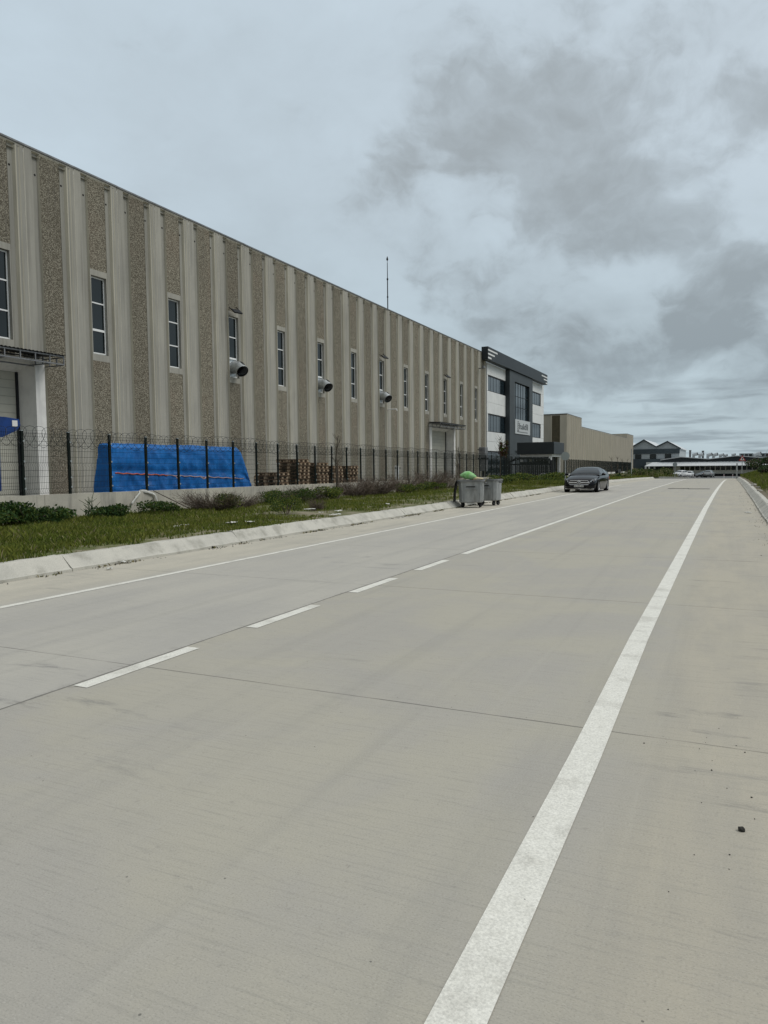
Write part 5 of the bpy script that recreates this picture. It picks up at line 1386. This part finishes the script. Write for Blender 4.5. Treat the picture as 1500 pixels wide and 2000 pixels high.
for px, Y, h, lb in ((1205, 100, 2.9, 'bare forked sapling behind the utility cabinet'), (1214, 102, 2.7, 'bare sapling right of the utility cabinet'), (1224, 106, 2.6, 'bare sapling left of the tall thin pole'), (1193, 96, 2.7, 'bare sapling behind the rear of the black car')):
    p = at_y(px, 930, Y); young_tree(lb, (p.x, Y, gz(Y)+.1), h, .03)

# ------------------------------------------------------------------ litter, stones
def crumple(name, loc, sx, sy, mtl, label, cat, group, h=.05):
    mb = MB(); n = 6
    top = [[Vector(((i/n-.5)*sx+random.uniform(-.1, .1)*sx/n, (j/n-.5)*sy*(1-.5*abs(i/n-.5)), .012+h*abs(mnoise.noise(Vector((i*.6, j*.6, loc[1])))))) for j in range(n+1)] for i in range(n+1)]
    mb.add([p for r in top for p in r]+[p-Vector((0, 0, .004)) for r in top for p in r],
           [(i*(n+1)+j, i*(n+1)+j+1, (i+1)*(n+1)+j+1, (i+1)*(n+1)+j) for i in range(n) for j in range(n)]
           + [((n+1)**2+i*(n+1)+j, (n+1)**2+(i+1)*(n+1)+j, (n+1)**2+(i+1)*(n+1)+j+1, (n+1)**2+i*(n+1)+j+1) for i in range(n) for j in range(n)])
    o = mb.build(name, mtl); o.location = loc; o.rotation_euler = (0, 0, random.uniform(0, 3)); return tag(o, label, cat, group)
LG = 'paper and plastic scraps on the verge'
for px, py, sx, lb in ((345, 1033, .5, 'long white scrap lying on bare soil below the rounded bush'), (362, 1030, .4, 'white scrap just right of the longest scrap'), (452, 1024, .55, 'bent white strip in the grass left of the fine bush'),
                       (488, 1022, .6, 'second white strip closer to the fine bush'), (605, 997, .6, 'pale oval scrap on the grass below the pallets'), (627, 1001, .25, 'tiny white scrap right of the oval scrap'),
                       (661, 998, .7, 'crumpled yellowish white paper near the kerb'), (655, 1006, .55, 'flat pale sheet touching the kerb'), (757, 986, .5, 'white scrap in the grass before the darkest dry bush'), (575, 985, .5, 'pale scrap near the wall below the pallets')):
    p = at_z(px, py, .25); crumple('litter', (p.x, p.y, verge_z(p.x, p.y)+.05), sx*.6, sx*.3, 'paper_white', lb, 'litter', LG)
for px, py, lb in ((247, 1100, 'white crumpled paper on the road beside the left kerb'), (214, 1113, 'tiny white scrap on the road left of the crumpled paper')):
    p = at_z(px, py, 0); crumple('litter', (p.x, p.y, .004), .16 if px > 220 else .08, .1, 'paper_white', lb, 'litter', 'paper scraps on the road')
p = at_z(1461, 1002, 0); crumple('litter', (p.x, p.y, .004), .3, .15, 'paper_white', 'pale scrap lying near the right kerb', 'litter', 'paper scraps on the road')
rag = MB()
p0, p1 = at_x(160, 975, -16.15), at_x(178, 1003, -16.0)
def cloth(pts, w):                       # limp flattened strip with an uneven width
    pts = [Vector(p) for p in pts]; rings = []
    for i in range(15):
        t = i/14*(len(pts)-1); k = min(int(t), len(pts)-2); p = pts[k].lerp(pts[k+1], t-k)
        ww = w*(.55+.55*abs(mnoise.noise(Vector((i*.45, p.y*3, 1))))+.35*math.sin(i*.6)**2)
        ax = (pts[k+1]-pts[k]).normalized(); sd_ = ax.cross(Vector((1, .15*math.sin(i), 0))).normalized()
        rings.append([p+sd_*(ww*math.cos(q))+Vector((1, 0, 0))*(.016*math.sin(q)+.02*mnoise.noise(Vector((i*.7, q, 4)))) for q in np.linspace(0, 2*math.pi, 9)[:-1]])
    rag.loft(rings)
cloth([(-16.22, 17.05, wall_top(17)+.012), (-16.16, 17.0, .88), (-16.15, 16.78, .70), (-16.14, 16.62, .56)], .04)
cloth([(-16.25, 17.1, wall_top(17)+.012), (-16.16, 17.3, .90), (-16.15, 17.62, .80), (-16.12, 17.72, .52), (-16.10, 17.68, .36)], .05)
tag(rag.build('rag', 'paper_white', smooth=True, loc=(-16.13, 17.1, .4)), 'torn white rag hanging over the retaining wall', 'rag')
mb = MB(); mb.tube([(-16.0, 17.4, .93), (-15.7, 17.9, .62), (-15.3, 18.6, .2)], [.014, .016, .018], 6)
tag(mb.build('branch', 'bark', loc=(-15.7, 17.9, .5)), 'dead branch leaning on the wall beside the white rag', 'branch')
def pebble(r, mtl, loc, seed):
    mb = MB(); n, m_ = 10, 6
    rings = []
    for i in range(m_+1):
        th = math.pi*i/m_
        rings.append([Vector((math.sin(th)*math.cos(a), math.sin(th)*math.sin(a)*.8, math.cos(th)*.62))*r*(1+.35*mnoise.noise(Vector((math.sin(th)*math.cos(a)*1.5+seed, math.sin(th)*math.sin(a)*1.5, math.cos(th)*1.5)))) for a in np.linspace(0, 2*math.pi, n+1)[:-1]])
    mb.loft([[tuple(p+Vector((0, 0, r*.5))) for p in q_] for q_ in rings], cap=False)
    o = mb.build('stone', mtl); o.location = loc; return o
p = at_z(1448, 1623, 0); tag(pebble(.0165, 'stone_dark', (p.x, p.y, 0), 3), 'largest dark stone on the road near the lower right corner', 'stone')
PG = 'small dark pebbles scattered on the right road edge'
pb = None
for px, py in ((1370, 1568), (1366, 1463), (1378, 1451), (1438, 1457), (1404, 1423), (1380, 1441), (1258, 1452), (1302, 1450), (1474, 1600), (1356, 1670), (1425, 1670), (1306, 1742), (1424, 1698), (1305, 1972), (1431, 1083), (1382, 1070), (1492, 1062), (1499, 1100), (1480, 1094), (1441, 1402), (1390, 1505), (1468, 1558), (1420, 1540), (1455, 1470), (1025, 1758), (1391, 1486)):
    p = at_z(px, py, 0)
    if pb is None: pb = pebble(.006, 'stone_dark', (p.x, p.y, 0), 9); o = pb
    else: o = pb.copy(); COL.objects.link(o); o.location = (p.x, p.y, 0)
    k = random.uniform(.35, .85); o.scale = (k, k*random.uniform(.8, 1.3), k); o.rotation_euler = (0, 0, random.uniform(0, 6))
    tag(o, 'small dark pebble lying on the concrete at the right', 'pebble', PG)
RG = 'rubble behind the right kerb'; ro = None
for i in range(22):
    y = random.uniform(29, 58); x = random.uniform(1.38, 2.1)
    if ro is None: ro = pebble(.13, 'stone_pale', (x, y, bank_z(x, y)), 5); o = ro
    else: o = ro.copy(); COL.objects.link(o); o.location = (x, y, bank_z(x, y)-.02)
    k = random.uniform(.35, 1.1); o.scale = (k, k*1.5, k*.8); o.rotation_euler = (0, 0, random.uniform(0, 6))
    tag(o, 'pale chunk of rubble behind the right kerb', 'rubble', RG)
